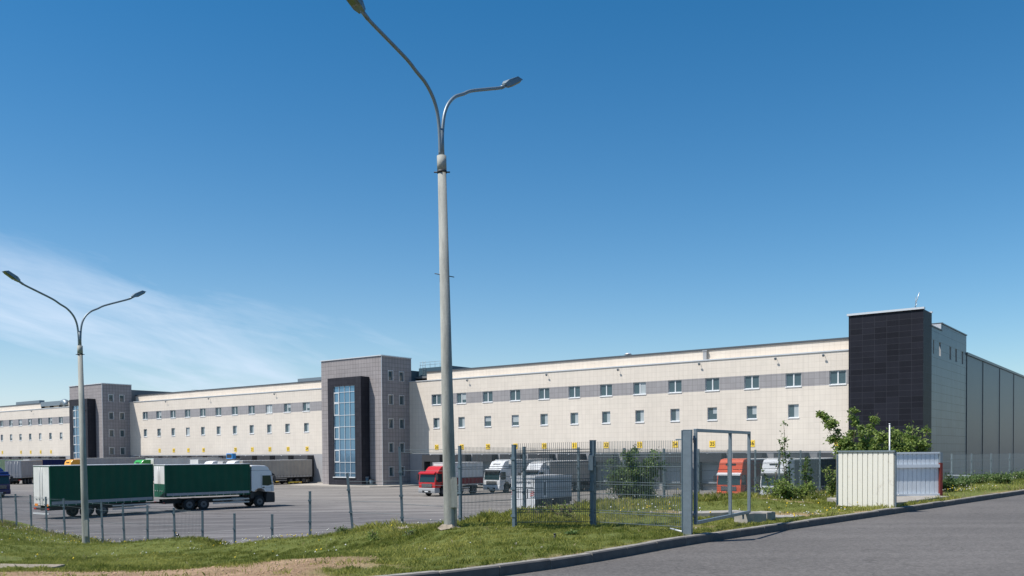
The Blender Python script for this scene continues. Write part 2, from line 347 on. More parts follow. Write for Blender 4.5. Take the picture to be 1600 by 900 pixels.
def verge_build(t, b):
    tcn = N(t, 'ShaderNodeTexCoord'); pos = tcn.outputs['Object']
    a = N(t, 'ShaderNodeAttribute', attribute_name='sand')
    n1 = N(t, 'ShaderNodeTexNoise', i_Scale=1.3, i_Detail=7., i_Roughness=.7); t.links.new(pos, n1.inputs['Vector'])
    n2 = N(t, 'ShaderNodeTexNoise', i_Scale=14., i_Detail=5., i_Roughness=.75); t.links.new(pos, n2.inputs['Vector'])
    soil = N(t, 'ShaderNodeValToRGB'); soil.color_ramp.elements[0].position = .28; soil.color_ramp.elements[0].color = (.20, .115, .062, 1); soil.color_ramp.elements[1].position = .62; soil.color_ramp.elements[1].color = (.60, .42, .275, 1)
    av = N(t, 'ShaderNodeMath', operation='ADD'); m1 = N(t, 'ShaderNodeMath', operation='MULTIPLY'); m1.inputs[1].default_value = .5; m2 = N(t, 'ShaderNodeMath', operation='MULTIPLY'); m2.inputs[1].default_value = .5
    t.links.new(n1.outputs['Fac'], m1.inputs[0]); t.links.new(n2.outputs['Fac'], m2.inputs[0]); t.links.new(m1.outputs[0], av.inputs[0]); t.links.new(m2.outputs[0], av.inputs[1])
    t.links.new(av.outputs[0], soil.inputs[0])
    gr = N(t, 'ShaderNodeValToRGB'); gr.color_ramp.elements[0].position = .35; gr.color_ramp.elements[0].color = (.10, .13, .03, 1); gr.color_ramp.elements[1].position = .68; gr.color_ramp.elements[1].color = (.23, .25, .075, 1)
    t.links.new(av.outputs[0], gr.inputs[0])
    mx = N(t, 'ShaderNodeMix', data_type='RGBA'); t.links.new(a.outputs['Fac'], mx.inputs['Factor']); t.links.new(gr.outputs[0], mx.inputs['A']); t.links.new(soil.outputs[0], mx.inputs['B'])
    t.links.new(mx.outputs['Result'], b.inputs['Base Color'])
    bp = N(t, 'ShaderNodeBump', i_Strength=1.0, i_Distance=.09); t.links.new(n2.outputs['Fac'], bp.inputs['Height']); t.links.new(bp.outputs[0], b.inputs['Normal'])
M_VERGE = mat('grassy soil', (.06, .09, .03), .95, spec=.1, build=verge_build)

KERB=[(-60,-22),(-34,-6),(-18,3.2),(-11,6.6),(-6.2,8.9),(-3.2,10.25),(-1.3,11.3),(.36,12.7),(1.6,14.1),(3.3,16.2),(7.3,20.5),(13,26.6),(19.1,33.2),(35,50.5),(60,77.5),(110,131)]
FL=[(-1.15,20.9,3.12),(-2.75,22.4,3.0),(-4.24,24,2.5),(-5.75,25.5,2.1),(-7.2,26.9,1.9),(-8.87,28.6,1.7),(-10.4,30.1,1.52),(-11.9,31.6,1.38),(-13.5,33.2,1.28),(-15.0,34.7,1.22),(-16.55,36.2,1.2),(-20.6,40.2,1.25),(-25.8,45.4,1.35),(-34,53.6,1.4),(-50,70,1.4)]
FR=[(-1.2+1.515*k,20.7+1.99*k,3.1-.026*k) for k in range(1,11)]+[(17,41.2,2.95),(20.1,41,3.1),(25.3,45.6,3.1),(36,57,3.1),(60,83,3.1)]
C=[(x,y,3.34) for x,y in KERB[:]]
C+=FL+FR
C+=[(-1.25,18,3.36),(-15.7,33,1.5),(-28,35,2.0),(1,18.1,3.32),(3,19,3.25),(5,24,3.1),(2,16.6,3.34),(10.5,25.6,3.28),(12.5,28,3.3),(9,30,3.0)]

# extra levels read along sight lines on the near bank
C+=[(-5.0,14,3.1),(-5.8,16,2.86),(-7.3,20,2.56),(-9.2,25,2.05),
 (-7.1,15,2.96),(-9.4,20,2.58),(-11.9,25,2.15),(-14.2,30,1.75),
 (-3.5,16,3.0),(-4.4,20,2.62),(-2.2,17.5,3.08),(-2.5,19.5,3.0),
 (-8.5,15,3.0),(-14.2,25,2.38),(-19.9,35,1.9),(-2.6,13.4,3.31),(-4.6,12.7,3.28),(-8.5,12.6,3.2)]
def off(pts,i,d):
    a=np.array(pts[max(i-1,0)][:2]);b=np.array(pts[min(i+1,len(pts)-1)][:2]);t=(b-a)/np.linalg.norm(b-a);return t
for i,(x,y,z) in enumerate(FL):
    if i==0: continue
    t=off(FL,i,0);n=np.array([-t[1],t[0]])
    if n[1]<0:n=-n
    for d,f in ((2.2,.55),(4.5,0.1),(8,-.25)): C.append((x+n[0]*d,y+n[1]*d,max(z*f,-.3) if f>0 else -.3))
for i,(x,y,z) in enumerate(FR):
    t=off(FR,i,0);n=np.array([-t[1],t[0]])
    if i>=10: n=np.array([-.6,.8])
    for d,f in ((2.5,.8),(6,.3),(10,-.1)): C.append((x+n[0]*d,y+n[1]*d,z*f if f>0 else -.3))
C=np.array(C,float)
def _phi(r2): return np.where(r2>0,.5*r2*np.log(np.maximum(r2,1e-12)),0)
def _fit():
    P=C[:,:2];n=len(P);r2=((P[:,None]-P[None])**2).sum(-1)
    K=_phi(r2)+np.eye(n)*.12;A=np.hstack([np.ones((n,1)),P]);M=np.block([[K,A],[A.T,np.zeros((3,3))]])
    return np.linalg.solve(M,np.concatenate([C[:,2],np.zeros(3)]))
W=_fit()
def height(x,y):
    x=np.atleast_1d(np.asarray(x,float));y=np.atleast_1d(np.asarray(y,float));out=np.empty(len(x))
    for i in range(0,len(x),20000):
        xx=x[i:i+20000];yy=y[i:i+20000]
        r2=(xx[:,None]-C[None,:,0])**2+(yy[:,None]-C[None,:,1])**2
        out[i:i+20000]=_phi(r2)@W[:-3]+W[-3]+W[-2]*xx+W[-1]*yy
    return np.clip(out,-.35,3.42)


def catmull(pts, n=8):
    P = [np.array(p, float) for p in pts]; out = []
    for i in range(len(P)-1):
        p0 = P[max(i-1, 0)]; p1 = P[i]; p2 = P[i+1]; p3 = P[min(i+2, len(P)-1)]
        for k in range(n):
            t = k/n; out.append(.5*((2*p1)+(-p0+p2)*t+(2*p0-5*p1+4*p2-p3)*t*t+(-p0+3*p1-3*p2+p3)*t**3))
    out.append(P[-1]); return np.array(out)
KC = catmull(KERB, 10)
# resample to 1 m stones
seg = np.r_[0, np.cumsum(np.linalg.norm(np.diff(KC, axis=0), axis=1))]
SS = np.arange(0, seg[-1], 1.0); KP = np.stack([np.interp(SS, seg, KC[:, 0]), np.interp(SS, seg, KC[:, 1])], 1)
KT = np.gradient(KP, axis=0); KT /= np.linalg.norm(KT, axis=1)[:, None]; KN = np.stack([-KT[:, 1], KT[:, 0]], 1)   # towards the verge
def sdist(x, y):
    """signed distance to the kerb front line, positive on the verge side; also nearest index"""
    x = np.asarray(x); y = np.asarray(y); best = np.full(x.shape, 1e9); idx = np.zeros(x.shape, int)
    for i in range(len(KP)):
        d = (x-KP[i, 0])**2+(y-KP[i, 1])**2; k = d < best; best[k] = d[k]; idx[k] = i
    return (x-KP[idx, 0])*KN[idx, 0]+(y-KP[idx, 1])*KN[idx, 1], idx
kb = MB()
for i in range(len(KP)-1):
    a = KP[i]+KT[i]*.006; b_ = KP[i+1]-KT[i]*.006; na, nb = KN[i], KN[i+1]
    w = .15; j = random.uniform(-.012, .008); zt = 3.35+j; ch = .02
    vs = []
    for p, n in ((a, na), (b_, nb)):
        for off_, z in ((0, 3.0), (0, zt-ch), (ch, zt), (w, zt), (w, 3.0)):
            q = p+n*off_; vs.append((q[0], q[1], z))
    kb.add(vs, [(0,1,6,5),(1,2,7,6),(2,3,8,7),(3,4,9,8),(0,4,3,2,1),(5,6,7,8,9)])
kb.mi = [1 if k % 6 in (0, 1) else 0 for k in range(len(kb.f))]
M_KERBF = mat('shade darkened kerb face', (.095, .09, .088), .85, noise=.3, nscale=4, bump=.3)  # road-side face painted darker than the top to stand for its shade
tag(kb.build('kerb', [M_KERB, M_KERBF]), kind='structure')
rb = MB(); poly = [(p[0], p[1], 3.2) for p in KP-KN*(-.02)]+[(150, 150, 3.2), (190, 40, 3.2), (60, -70, 3.2), (-60, -60, 3.2)]
bm = bmesh.new(); bvs = [bm.verts.new(p) for p in poly]; f = bm.faces.new(bvs); bmesh.ops.triangulate(bm, faces=[f]); bmesh.ops.recalc_face_normals(bm, faces=bm.faces)
me = bpy.data.meshes.new('road'); bm.to_mesh(me); bm.free(); me.materials.append(M_ROAD); o = bpy.data.objects.new('road', me); col.objects.link(o); tag(o, kind='structure')
yb = MB(); yb.quad((-1500, -300, 0), (1500, -300, 0), (1500, 3000, 0), (-1500, 3000, 0)); yb.norecalc = True
yard = yb.build('yard', M_YARD); tag(yard, kind='structure')

SAND = [(-10.5,11.8),(-9.2,12.9),(-7.8,13.6),(-6.7,15.2),(-5.4,15.1),(-4.2,13.9),(-3.2,13.55),(-2.4,13.45),(-1.9,13.0),(-2.2,12.6),(-1.5,12.35),(-2.6,12.0),(-2.2,10.9),(-3.4,10.3),(-6.5,8.9),(-10.5,7.2),(-16,4)]
def insand(x, y):
    ins = np.zeros(np.shape(x), bool); d = np.full(np.shape(x), 1e9)
    n = len(SAND)
    for i in range(n):
        (x1, y1), (x2, y2) = SAND[i], SAND[(i+1) % n]
        c = ((y1 > y) != (y2 > y)) & (x < (x2-x1)*(y-y1)/(y2-y1+1e-12)+x1); ins ^= c
        dx, dy = x2-x1, y2-y1; tt = np.clip(((x-x1)*dx+(y-y1)*dy)/(dx*dx+dy*dy), 0, 1)
        d = np.minimum(d, np.hypot(x-x1-tt*dx, y-y1-tt*dy))
    sd = np.where(ins, d, -d); return np.clip(.5+sd/.45, 0, 1)
def lown(x, y, s=1., seed=0):
    r = np.random.default_rng(seed); o = 0
    for k in range(7):
        a = r.uniform(0, 6.28); fr = s*r.uniform(.5, 2.2); o = o+np.sin(x*fr*np.cos(a)+y*fr*np.sin(a)+r.uniform(0, 6.28))
    return o/7
def ground_z(x, y):
    x = np.atleast_1d(np.asarray(x, float)); y = np.atleast_1d(np.asarray(y, float))
    z = height(x, y); sd, _ = sdist(x, y); k = np.clip((sd-.15)/1.2, 0, 1)
    z = z*k+3.335*(1-k)
    return z+k*(lown(x, y, 3.0, 3)*.035+lown(x, y, .9, 4)*.05)
xs = np.r_[-62:-30:2.0, -30:-14:.7, -14:20:.28, 20:34:.7, 34:110:2.5]; ys = np.r_[3:8:.7, 8.0:31:.28, 31:50:.7, 50:112:2.5]
X, Y = np.meshgrid(xs, ys); sh = X.shape; X = X.ravel(); Y = Y.ravel()
sd, ix = sdist(X, Y); cell = np.where((X > -14) & (X < 20) & (Y < 31), .28, np.where((np.abs(X) < 34) & (Y < 50), .7, 2.5))
near = np.abs(sd) < cell*.75
X = np.where(near, X-(sd-.14)*KN[ix, 0], X); Y = np.where(near, Y-(sd-.14)*KN[ix, 1], Y)
Z = ground_z(X, Y); Z = np.where(near, 3.335, Z)
sdn = np.where(near, 0, sd)
quads = []
nx, ny = len(xs), len(ys)
I = np.arange(nx*ny).reshape(sh)
q = np.stack([I[:-1, :-1], I[:-1, 1:], I[1:, 1:], I[1:, :-1]], -1).reshape(-1, 4)
keep = (sdn[q].min(1) >= 0) & (Z[q].max(1) > -.2)
q = q[keep]
used = np.unique(q); remap = -np.ones(nx*ny, int); remap[used] = np.arange(len(used)); q = remap[q]
me = bpy.data.meshes.new('verge'); me.from_pydata(np.stack([X, Y, Z], 1)[used].tolist(), [], q.tolist())
at_ = me.attributes.new('sand', 'FLOAT', 'POINT')
Xu, Yu = X[used], Y[used]
sv = np.clip(insand(Xu, Yu)+lown(Xu, Yu, 5, 9)*.35*(insand(Xu, Yu) > 0), 0, 1)
patch = np.clip((lown(Xu, Yu, 1.6, 11)-.28)*3, 0, .8)*((Yu < 30) & (Xu > -3))          # bare patches near the gate
sv = np.maximum(sv, patch)
sdu, _ = sdist(Xu, Yu); sv = np.maximum(sv, np.clip((.35-sdu)/.2, 0, .75))
at_.data.foreach_set('value', sv.astype(np.float32))
me.polygons.foreach_set('use_smooth', [True]*len(q)); me.materials.append(M_VERGE)
o = bpy.data.objects.new('verge', me); col.objects.link(o); tag(o, kind='structure')
def gz(x, y): return float(ground_z([x], [y])[0])

# ------------------------------------------------------------------ the logistics building
# frame of the building: local x runs right along the front, local y into the building; x = 60 - s
D = 97.645; FX = 60.
uvec = Vector((-math.sin(TH), math.cos(TH), 0)); vvec = Vector((math.cos(TH), math.sin(TH), 0))
O = uvec*FX+vvec*D
BROT = math.atan2(-uvec.y, -uvec.x)
bld = empty('logistics_warehouse', O, BROT, 'long cream clad logistics warehouse with grey window band, grey stair towers and black end tower', 'warehouse')
def sx(s): return FX-s
def bp(s, w, z=0): return uvec*s+vvec*w+Vector((0, 0, z))    # world point from facade coordinates

def wall_grid(mb, x0, x1, z0, z1, holes, plane, band=None):
    """vertical wall sheet in the x-z plane at y=plane, with openings and 0.25 m reveals; band = (x0,x1,z0,z1) gets material 1"""
    xs_ = {x0, x1}; zs_ = {z0, z1}
    for h_ in holes: xs_ |= {h_[0], h_[1]}; zs_ |= {h_[2], h_[3]}
    for b_ in band or []: xs_ |= {b_[0], b_[1]}; zs_ |= {b_[2], b_[3]}
    xs_ = sorted(v for v in xs_ if x0 <= v <= x1); zs_ = sorted(v for v in zs_ if z0 <= v <= z1)
    for i in range(len(xs_)-1):
        for j in range(len(zs_)-1):
            cx, cz = (xs_[i]+xs_[i+1])/2, (zs_[j]+zs_[j+1])/2
            if any(h_[0] < cx < h_[1] and h_[2] < cz < h_[3] for h_ in holes): continue
            mb.cur = 1 if any(b_[0] < cx < b_[1] and b_[2] < cz < b_[3] for b_ in (band or [])) else 0
            a, b2, c, d = xs_[i], xs_[i+1], zs_[j], zs_[j+1]
            mb.add([(a, plane, c), (b2, plane, c), (b2, plane, d), (a, plane, d)], [(0, 1, 2, 3)])
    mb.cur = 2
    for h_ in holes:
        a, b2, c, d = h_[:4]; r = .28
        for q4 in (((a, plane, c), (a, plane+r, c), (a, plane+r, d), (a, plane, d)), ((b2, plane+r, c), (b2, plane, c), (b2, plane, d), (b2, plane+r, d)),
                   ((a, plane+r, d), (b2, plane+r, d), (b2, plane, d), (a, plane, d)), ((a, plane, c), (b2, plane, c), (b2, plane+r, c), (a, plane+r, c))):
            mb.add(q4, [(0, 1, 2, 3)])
    mb.cur = 0
right = [88.2-4.81*k for k in range(13)]
mid = [165.85-4.87*k for k in range(11)]
left = [200.0+4.85*k for k in range(11)]
UPZ = (11.85, 13.33); LOZ = (8.42, 9.9); ROOF_Z = 15.5
def facade(name, x0, x1, cols, bandx0, skip_lower=()):
    holes = []
    for i, s in enumerate(cols):
        c = sx(s); holes.append((c-.88, c+.88, *UPZ, 'u'))
        if i not in skip_lower: holes.append((c-.6, c+.6, *LOZ, 'l'))
    mb = MB(); mb.norecalc = True
    wall_grid(mb, x0, x1, 4.72, ROOF_Z, holes, 0.0, [(bandx0, x1, 11.81, 13.36)])
    mb.cur = 0; mb.quad((x0, 0, 4.72), (x0, 2.2, 4.72), (x1, 2.2, 4.72), (x1, 0, 4.72)); mb.quad((x0, 0, ROOF_Z), (x1, 0, ROOF_Z), (x1, 1.3, ROOF_Z), (x0, 1.3, ROOF_Z))
    mb.build('facade_wall', [M_TILE, M_BAND, M_REVEAL], bld, uv=True)
    return holes
hol = facade('right', sx(93.6), sx(29.0), right, sx(89.15), skip_lower=(12,))
hol += facade('mid', sx(171.5), sx(106.4), mid, sx(166.75))
hol += facade('left', sx(253), sx(184.3), left, sx(253))
# one window of each kind, then copies
def window_mesh(w, h, two, frame_m=M_WFRAME, sill_m=M_SILL):
    """frame object > pane, sill ; origin at the opening's lower left corner on the wall face, x right, y inward"""
    fr = MB(); y0, y1 = .14, .2; t = .075
    fr.box((0, y0, 0), (w, y1, t)); fr.box((0, y0, h-t), (w, y1, h)); fr.box((0, y0, t), (t, y1, h-t)); fr.box((w-t, y0, t), (w, y1, h-t))
    if two: fr.box((w/2-.07, y0-.02, t), (w/2+.07, y1, h-t))
    f = fr.build('window', frame_m)
    g = MB(); g.box((.03, .175, .03), (w-.03, .195, h-.03)); g.build('pane', M_GLASS, f)
    s = MB(); s.box((-.04, -.07, -.09), (w+.04, .14, 0.012)); s.build('sill', sill_m, f)
    return f
wu = window_mesh(1.76, UPZ[1]-UPZ[0], True); wl = window_mesh(1.2, LOZ[1]-LOZ[0], False)
M_BLIND = mat('pale window blind', (.36, .4, .41), .35, spec=.8); first = {'u': wu, 'l': wl}
for h_ in hol:
    src = first.get(h_[4]+'_used'); o = first[h_[4]] if src is None else copy_tree(first[h_[4]])
    if src is None: first[h_[4]+'_used'] = True; o.parent = bld
    o.parent = bld; o.location = (h_[0], 0, h_[2])
    k = random.random()
    if k < .45:
        for ch in o.children:
            if ch.name.startswith('pane'):
                vm_ = MB(); W_ = h_[1]-h_[0]; H_ = h_[3]-h_[2]; vm_.box((.03, .175, .03), (W_-.03, .195, H_-.03)); vm_.cur = 1; f0, f1 = ((.5, .95), (.05, .5), (.05, .95))[random.randrange(3)]
                vm_.box((W_*f0+.03, .168, H_*random.choice((.05, .05, .35, .5))), (W_*f1-.02, .1745, H_-.08)); nm = vm_.build('pane', [M_GLASS, M_BLIND]); ch.data = nm.data; bpy.data.objects.remove(nm)
# a room behind each window would be dark: a back wall some way in
# upper parapet set back from the cladding, coping, light strip
pb = MB(); PZ = 16.72
for (a, b_) in ((sx(253), sx(184.3)), (sx(171.5), sx(106.4)), (sx(91.2), sx(29.0))):
    pb.box((a, 1.3, 4.8), (b_, 1.6, PZ))
pb.build('parapet_wall', M_TILE, bld, uv=True)
cb = MB()
for (a, b_) in ((sx(253), sx(184.3)), (sx(171.5), sx(106.4)), (sx(91.2), sx(29.0))):
    cb.box((a, 1.2, PZ), (b_, 1.75, PZ+.22))
cb.build('roof_coping', M_COPED, bld)
cb = MB()
for (a, b_) in ((sx(253), sx(184.3)), (sx(171.5), sx(106.4)), (sx(93.6), sx(29.0))):
    cb.box((a, -.09, ROOF_Z-.11), (b_, .25, ROOF_Z+.015))
cb.build('cladding_coping', M_COPE, bld)
rf = MB(); rf.box((sx(253), 1.6, 16.0), (sx(23), 110, 16.3)); rf.build('roof', M_ROOFG, bld)
# floodlights on short arms under the cladding coping
fl = MB(); fl.tube([(0, 0, 0), (0, -.2, .05), (0, -.34, 0)], .022, 6); fl.M = Matrix.Translation((0, -.36, -.1)) @ Matrix.Rotation(R(35), 4, 'X'); fl.box((-.1, -.06, -.13), (.1, .06, .13)); fl.M = None
flm = None
for s in (82, 68.3, 57.4, 46.4, 37.2, 31.9, 158, 144, 125, 111.5, 194, 213, 232):
    if flm is None: flm = fl.build('floodlight', M_PAINTG, bld); o = flm
    else: o = copy_tree(flm)
    o.location = (sx(s), 0, 15.1)

# docks
dk = MB(); spans = ((sx(253), sx(184.3)), (sx(171.5), sx(106.4)), (sx(93.6), sx(29.0)))
for a, b_ in spans:
    dk.box((a, .03, 0), (b_, .33, 4.70)); 
dk.build('dock_wall', M_DOCKW, bld)
ds = MB()
for a, b_ in spans: ds.box((a+.01, -.9, 0), (b_-.01, .03, .18))
ds.build('dock_apron', M_CONC, bld)
def dock():
    a = MB(); w, d = 1.72, .5
    # padded black frame standing proud of the dock wall, open in the middle
    a.box((-w, d-.85, 1.0), (-w+.42, 1.0, 4.55)); a.box((w-.42, d-.85, 1.0), (w, 1.0, 4.55)); a.box((-w+.42, d-.85, 3.55), (w-.42, 1.0, 4.55))
    a.box((-1.5, .55, .25), (-1.2, 1.0, .95)); a.box((1.2, .55, .25), (1.5, 1.0, .95))
    s = a.build('dock_bay', M_SHELT)
    b_ = MB(); b_.box((-w+.42, .93, 1.0), (w-.42, .985, 3.56))
    for k in range(1, 5): b_.box((-w+.42, .915, 1.0+k*.5), (w-.42, .93, 1.02+k*.5))
    b_.build('dock_door', M_DOCKD, s)
    c = MB(); c.box((-1.1, .6, .85), (1.1, .99, .99)); c.build('dock_leveller', M_CHASSIS, s)
    e = MB(); e.tube([(-.12, -.36, 4.5), (.12, -.36, 4.5)], .06, 6); e.build('dock_lamp', M_ALU, s)
    return s
dk0 = dock(); dk0.parent = bld; dk0_used = False
numbers = {}
for k, s in enumerate(right): numbers[s] = [26, 27, 28, 29, 30, 31, 32, 33, 34, 35, 36, None, 38][k]
midn = [None, 15, 16, 17, 18, None, 20, 21, 22, 23, 24]
for k, s in enumerate(mid): numbers[s] = midn[k]
leftn = [None, 13, 12, 11, 10, None, 8, 7, 6, 5, 4]
for k, s in enumerate(left): numbers[s] = leftn[k]
for s in right+mid+left:
    o = dk0 if not dk0_used else copy_tree(dk0); dk0_used = True
    o.location = (sx(s), -.98, 0)
    n = numbers[s]
    if n is None: continue
    c = sx(s)+(.0 if s < 100 else .1)
    p = MB(); p.box((-.36, -.03, -.37), (.36, .01, .37)); pl_ = p.build('dock_number', M_YELLOW, bld); pl_.location = (c, -.01, 5.62)
    tx = text_mesh(str(n), .66, 'digits', M_BLK, .004, pl_, (0, -.036, 0), (R(90), 0, 0), .95)
# extra bay next to the middle tower and the fins between bays in the setting wall
# ---- stair towers
def tower(sr, sl, F):
    """grey stair tower: sr right edge s, sl left edge s"""
    x0, x1 = sx(sl), sx(sr); y0 = F-D; TZ = 18.9
    holes = []
    mb = MB()
    mb.norecalc = True
    # front with portal hole not needed; right face carries two columns of windows
    mb.quad((x0, y0, 0), (x1, y0, 0), (x1, y0, TZ), (x0, y0, TZ)); YB = .45; mb.quad((x0, YB, 0), (x0, y0, 0), (x0, y0, TZ), (x0, YB, TZ)); mb.quad((x1, YB, 0), (x0, YB, 0), (x0, YB, TZ), (x1, YB, TZ)); mb.quad((x0, y0, TZ-.4), (x1, y0, TZ-.4), (x1, YB, TZ-.4), (x0, YB, TZ-.4))
    side = MB(); side.norecalc = True
    hs = []
    for (va, vb) in ((1.35, 2.25), (3.62, 4.55)):
        for z in (1.42, 4.93, 8.46, 11.95, 15.45): hs.append((va, vb, z, z+1.35))
    wall_grid(side, 0, YB-y0, 0, TZ, hs, 0)
    # turn the side sheet (x right, normal -y) so that it faces +x of the building
    side2 = MB(); side2.norecalc = True
    Mx = Matrix.Translation((x1, y0, 0)) @ Matrix.Rotation(R(90), 4, 'Z')
    for (v) in side.v: side2.v.append(tuple(Mx @ Vector(v)))
    off_ = len(mb.v); mb.v += side2.v; mb.f += [[i+off_ for i in f_] for f_ in side.f]; mb.mi += [2 if m_ == 2 else 0 for m_ in side.mi]; mb.smooth += side.smooth
    tw = mb.build('stair_tower', [M_GREY, M_BAND, M_DREVEAL], bld, uv=True)
    c = MB(); t = .12
    c.box((x0-t, y0-t, TZ), (x1+t, y0+.3, TZ+.14)); c.box((x1-.3, y0+.3, TZ), (x1+t, YB, TZ+.14)); c.box((x0-t, y0+.3, TZ), (x0+.3, YB, TZ+.14)); c.build('coping', M_COPE, tw)
    c = MB(); c.box((x1-.02, y0-.025, 0), (x1+.025, y0+.05, TZ)); c.build('corner_trim', M_COPE, tw)
    global twin
    for h_ in hs:
        if twin is None:
            twin = window_mesh(.9, 1.35, False, M_DREVEAL, M_DREVEAL); o = twin
            # pale casing round the opening
            cs = MB(); cs.box((-.08, -.05, -.08), (.0, .02, 1.43)); cs.box((.9, -.05, -.08), (.98, .02, 1.43)); cs.box((0, -.05, 1.35), (.9, .02, 1.43)); cs.box((0, -.05, -.08), (.9, .02, 0)); cs.build('casing', M_COPE, o)
        else: o = copy_tree(twin)
        o.parent = bld; o.location = Mx @ Vector((h_[0], 0, h_[2])); o.rotation_euler = (0, 0, R(90))
    # dark portal box with the stair glazing
    px1 = sx(sr+2.55); px0 = sx(sr+9.7); P = 1.7; pz = 16.0
    gx0, gx1 = sx(sr+8.5), sx(sr+3.9); gz0, gz1 = 1.35, 14.75
    pt = MB(); pt.norecalc = True
    wall_grid(pt, px0, px1, 0, pz, [(gx0, gx1, gz0, gz1)], y0-P)
    pt.quad((px1, y0-P, 0), (px1, y0, 0), (px1, y0, pz), (px1, y0-P, pz)); pt.quad((px0, y0, 0), (px0, y0-P, 0), (px0, y0-P, pz), (px0, y0, pz)); pt.quad((px0, y0-P, pz), (px1, y0-P, pz), (px1, y0, pz), (px0, y0, pz))
    po = pt.build('portal', [M_DARK, M_DARK, M_DARK], bld, uv=True)
    gl = MB(); gl.quad((gx0, y0-P+.2, gz0), (gx1, y0-P+.2, gz0), (gx1, y0-P+.2, gz1), (gx0, y0-P+.2, gz1)); gl.norecalc = True; gl.build('stair_glazing', M_CURT, po)
    mu = MB(); yy0, yy1 = y0-P+.12, y0-P+.19; w = gx1-gx0
    zl = [1.35, 1.95, 3.5, 5.35, 6.9, 8.75, 10.45, 12.3, 13.85, 14.75]
    for i in range(6 if False else 5):
        x = gx0+w*i/4 if i < 5 else gx1; mu.box((x-.025, yy0, gz0), (x+.025, yy1, gz1))
    for z in zl: mu.box((gx0, yy0-.01, z-.03), (gx1, yy1-.01, z+.03))
    for (a, b_) in ((2, 3), (4, 5), (6, 7), (7, 8)):
        xa, xb = gx0+.04, gx0+w/4-.04
        for z in (zl[a]+.09, zl[b_]-.09): mu.box((xa, yy0-.02, z-.05), (xb, yy1-.02, z+.05))
        mu.box((xa, yy0-.022, zl[a]+.02), (xa+.09, yy1-.02, zl[b_]-.02)); mu.box((xb-.09, yy0-.022, zl[a]+.02), (xb, yy1-.02, zl[b_]-.02))
    mu.box((gx0-.1, yy0-.28, gz0-.12), (gx1+.1, yy1, gz0-.01))
    mu.build('glazing_bars', M_WFRAME, po)
    # low plant block standing behind the tower
    hb = MB(); hb.box((x0+1, YB+.02, 15), (x1-.25, 13.0 if sr > 120 else 5.5, 17.2 if sr < 120 else 18.0)); hb.build('rear_block', M_ROOFB if sr < 120 else M_ROOFG, bld)
twin = None
tower(93.6, 106.65, 91.915)
tower(171.5, 184.4, 91.915)
# back side shadow return walls of the facade next to the towers
# ---- black end tower, annex, hall
et = MB(); xa, xb = sx(29.0), sx(21.7); ya, yb_ = 96.5-D, 100.1-D
et.box((xa, ya, 0), (xb, yb_, 18.85)); eto = et.build('end_tower', M_BLACK, bld, uv=True)
c = MB(); c.box((xa-.15, ya-.15, 18.85), (xb+.1, ya+.35, 19.05)); c.box((xa-.15, ya+.35, 18.85), (xa+.2, yb_, 19.05)); c.box((xa+.2, yb_-.3, 18.85), (xb+.1, yb_, 19.0)); c.build('coping', M_COPE, eto)
an = MB(); an.norecalc = True
hs = [(100.5-100.1+.2, 101.25-100.1, 14.75, 16.2), (103.45-100.1, 104.35-100.1, 14.75, 16.2), (108.55-100.1, 109.45-100.1, 14.75, 16.2), (111.6-100.1, 112.5-100.1, 14.75, 16.2), (115.1-100.1, 116-100.1, 14.75, 16.2)]
wall_grid(an, 0, 4.8, 0, 17.5, hs[:2], 0); wall_grid(an, 4.8, 17.65, 0, 18.25, hs[2:], 0)
Mx = Matrix.Translation((xb-.01, yb_, 0)) @ Matrix.Rotation(R(90), 4, 'Z')
an.v = [tuple(Mx @ Vector(v)) for v in an.v]
an.add([(xb-.01, yb_+4.8, 17.5), (xb-6, yb_+4.8, 17.5), (xb-6, yb_+4.8, 18.25), (xb-.01, yb_+4.8, 18.25)], [(0, 3, 2, 1)])
an.add([(xb-.01, yb_+4.8, 18.2), (xb-.01, yb_+17.65, 18.2), (xb-6, yb_+17.65, 18.2), (xb-6, yb_+4.8, 18.2)], [(0, 1, 2, 3)])
an.mi = [2 if m_ == 2 else 0 for m_ in an.mi]
ano = an.build('side_annex', [M_ANNEX, M_ANNEX, M_DREVEAL], bld, uv=True)
c = MB(); c.box((xb-.3, yb_, 17.5), (xb+.08, yb_+4.78, 17.62)); c.box((xb-2.2, yb_+4.6, 18.25), (xb+.08, yb_+5.0, 18.4)); c.box((xb-.3, yb_+5.0, 18.25), (xb+.08, yb_+17.7, 18.37)); c.build('coping', M_COPED, ano)
c = MB(); c.box((xb-1.7, yb_+4.45, 17.5), (xb-.05, yb_+4.79, 18.24)); c.build('roof_upstand', M_COPE, ano)
aw = None
for h_ in hs:
    if aw is None:
        g = MB(); g.box((0, .15, 0), (.9, .2, 1.45)); aw = g.build('annex_window', mat('dark recessed glazing', (.02, .03, .035), .5, spec=.2)); f_ = MB(); f_.box((0, .1, 0), (.07, .22, 1.45)); f_.box((.83, .1, 0), (.9, .22, 1.45)); f_.build('frame', M_DREVEAL, aw); o = aw
    else: o = copy_tree(aw)
    o.parent = bld; o.location = Mx @ Vector((h_[0], 0, h_[2])); o.rotation_euler = (0, 0, R(90))
    if h_ is hs[0]: o.scale = (.6, 1, 1)
hl = MB(); hl.box((xb-60, yb_+17.7, 0), (xb, yb_+110, 16.0)); hlo = hl.build('rear_hall', M_HALL, bld, uv=True)
c = MB(); c.box((xb-.5, yb_+17.6, 16.0), (xb+.15, yb_+110, 16.3)); c.build('hall_coping', M_COPED, hlo)
for v_ in (118.0, 128.2, 140.6, 152.8, 165, 177, 189):
    c = MB(); c.box((xb, v_-D-.1, 0), (xb+.06, v_-D+.1, 16.0)); c.build('joint_strip', M_HALLRIB, hlo)
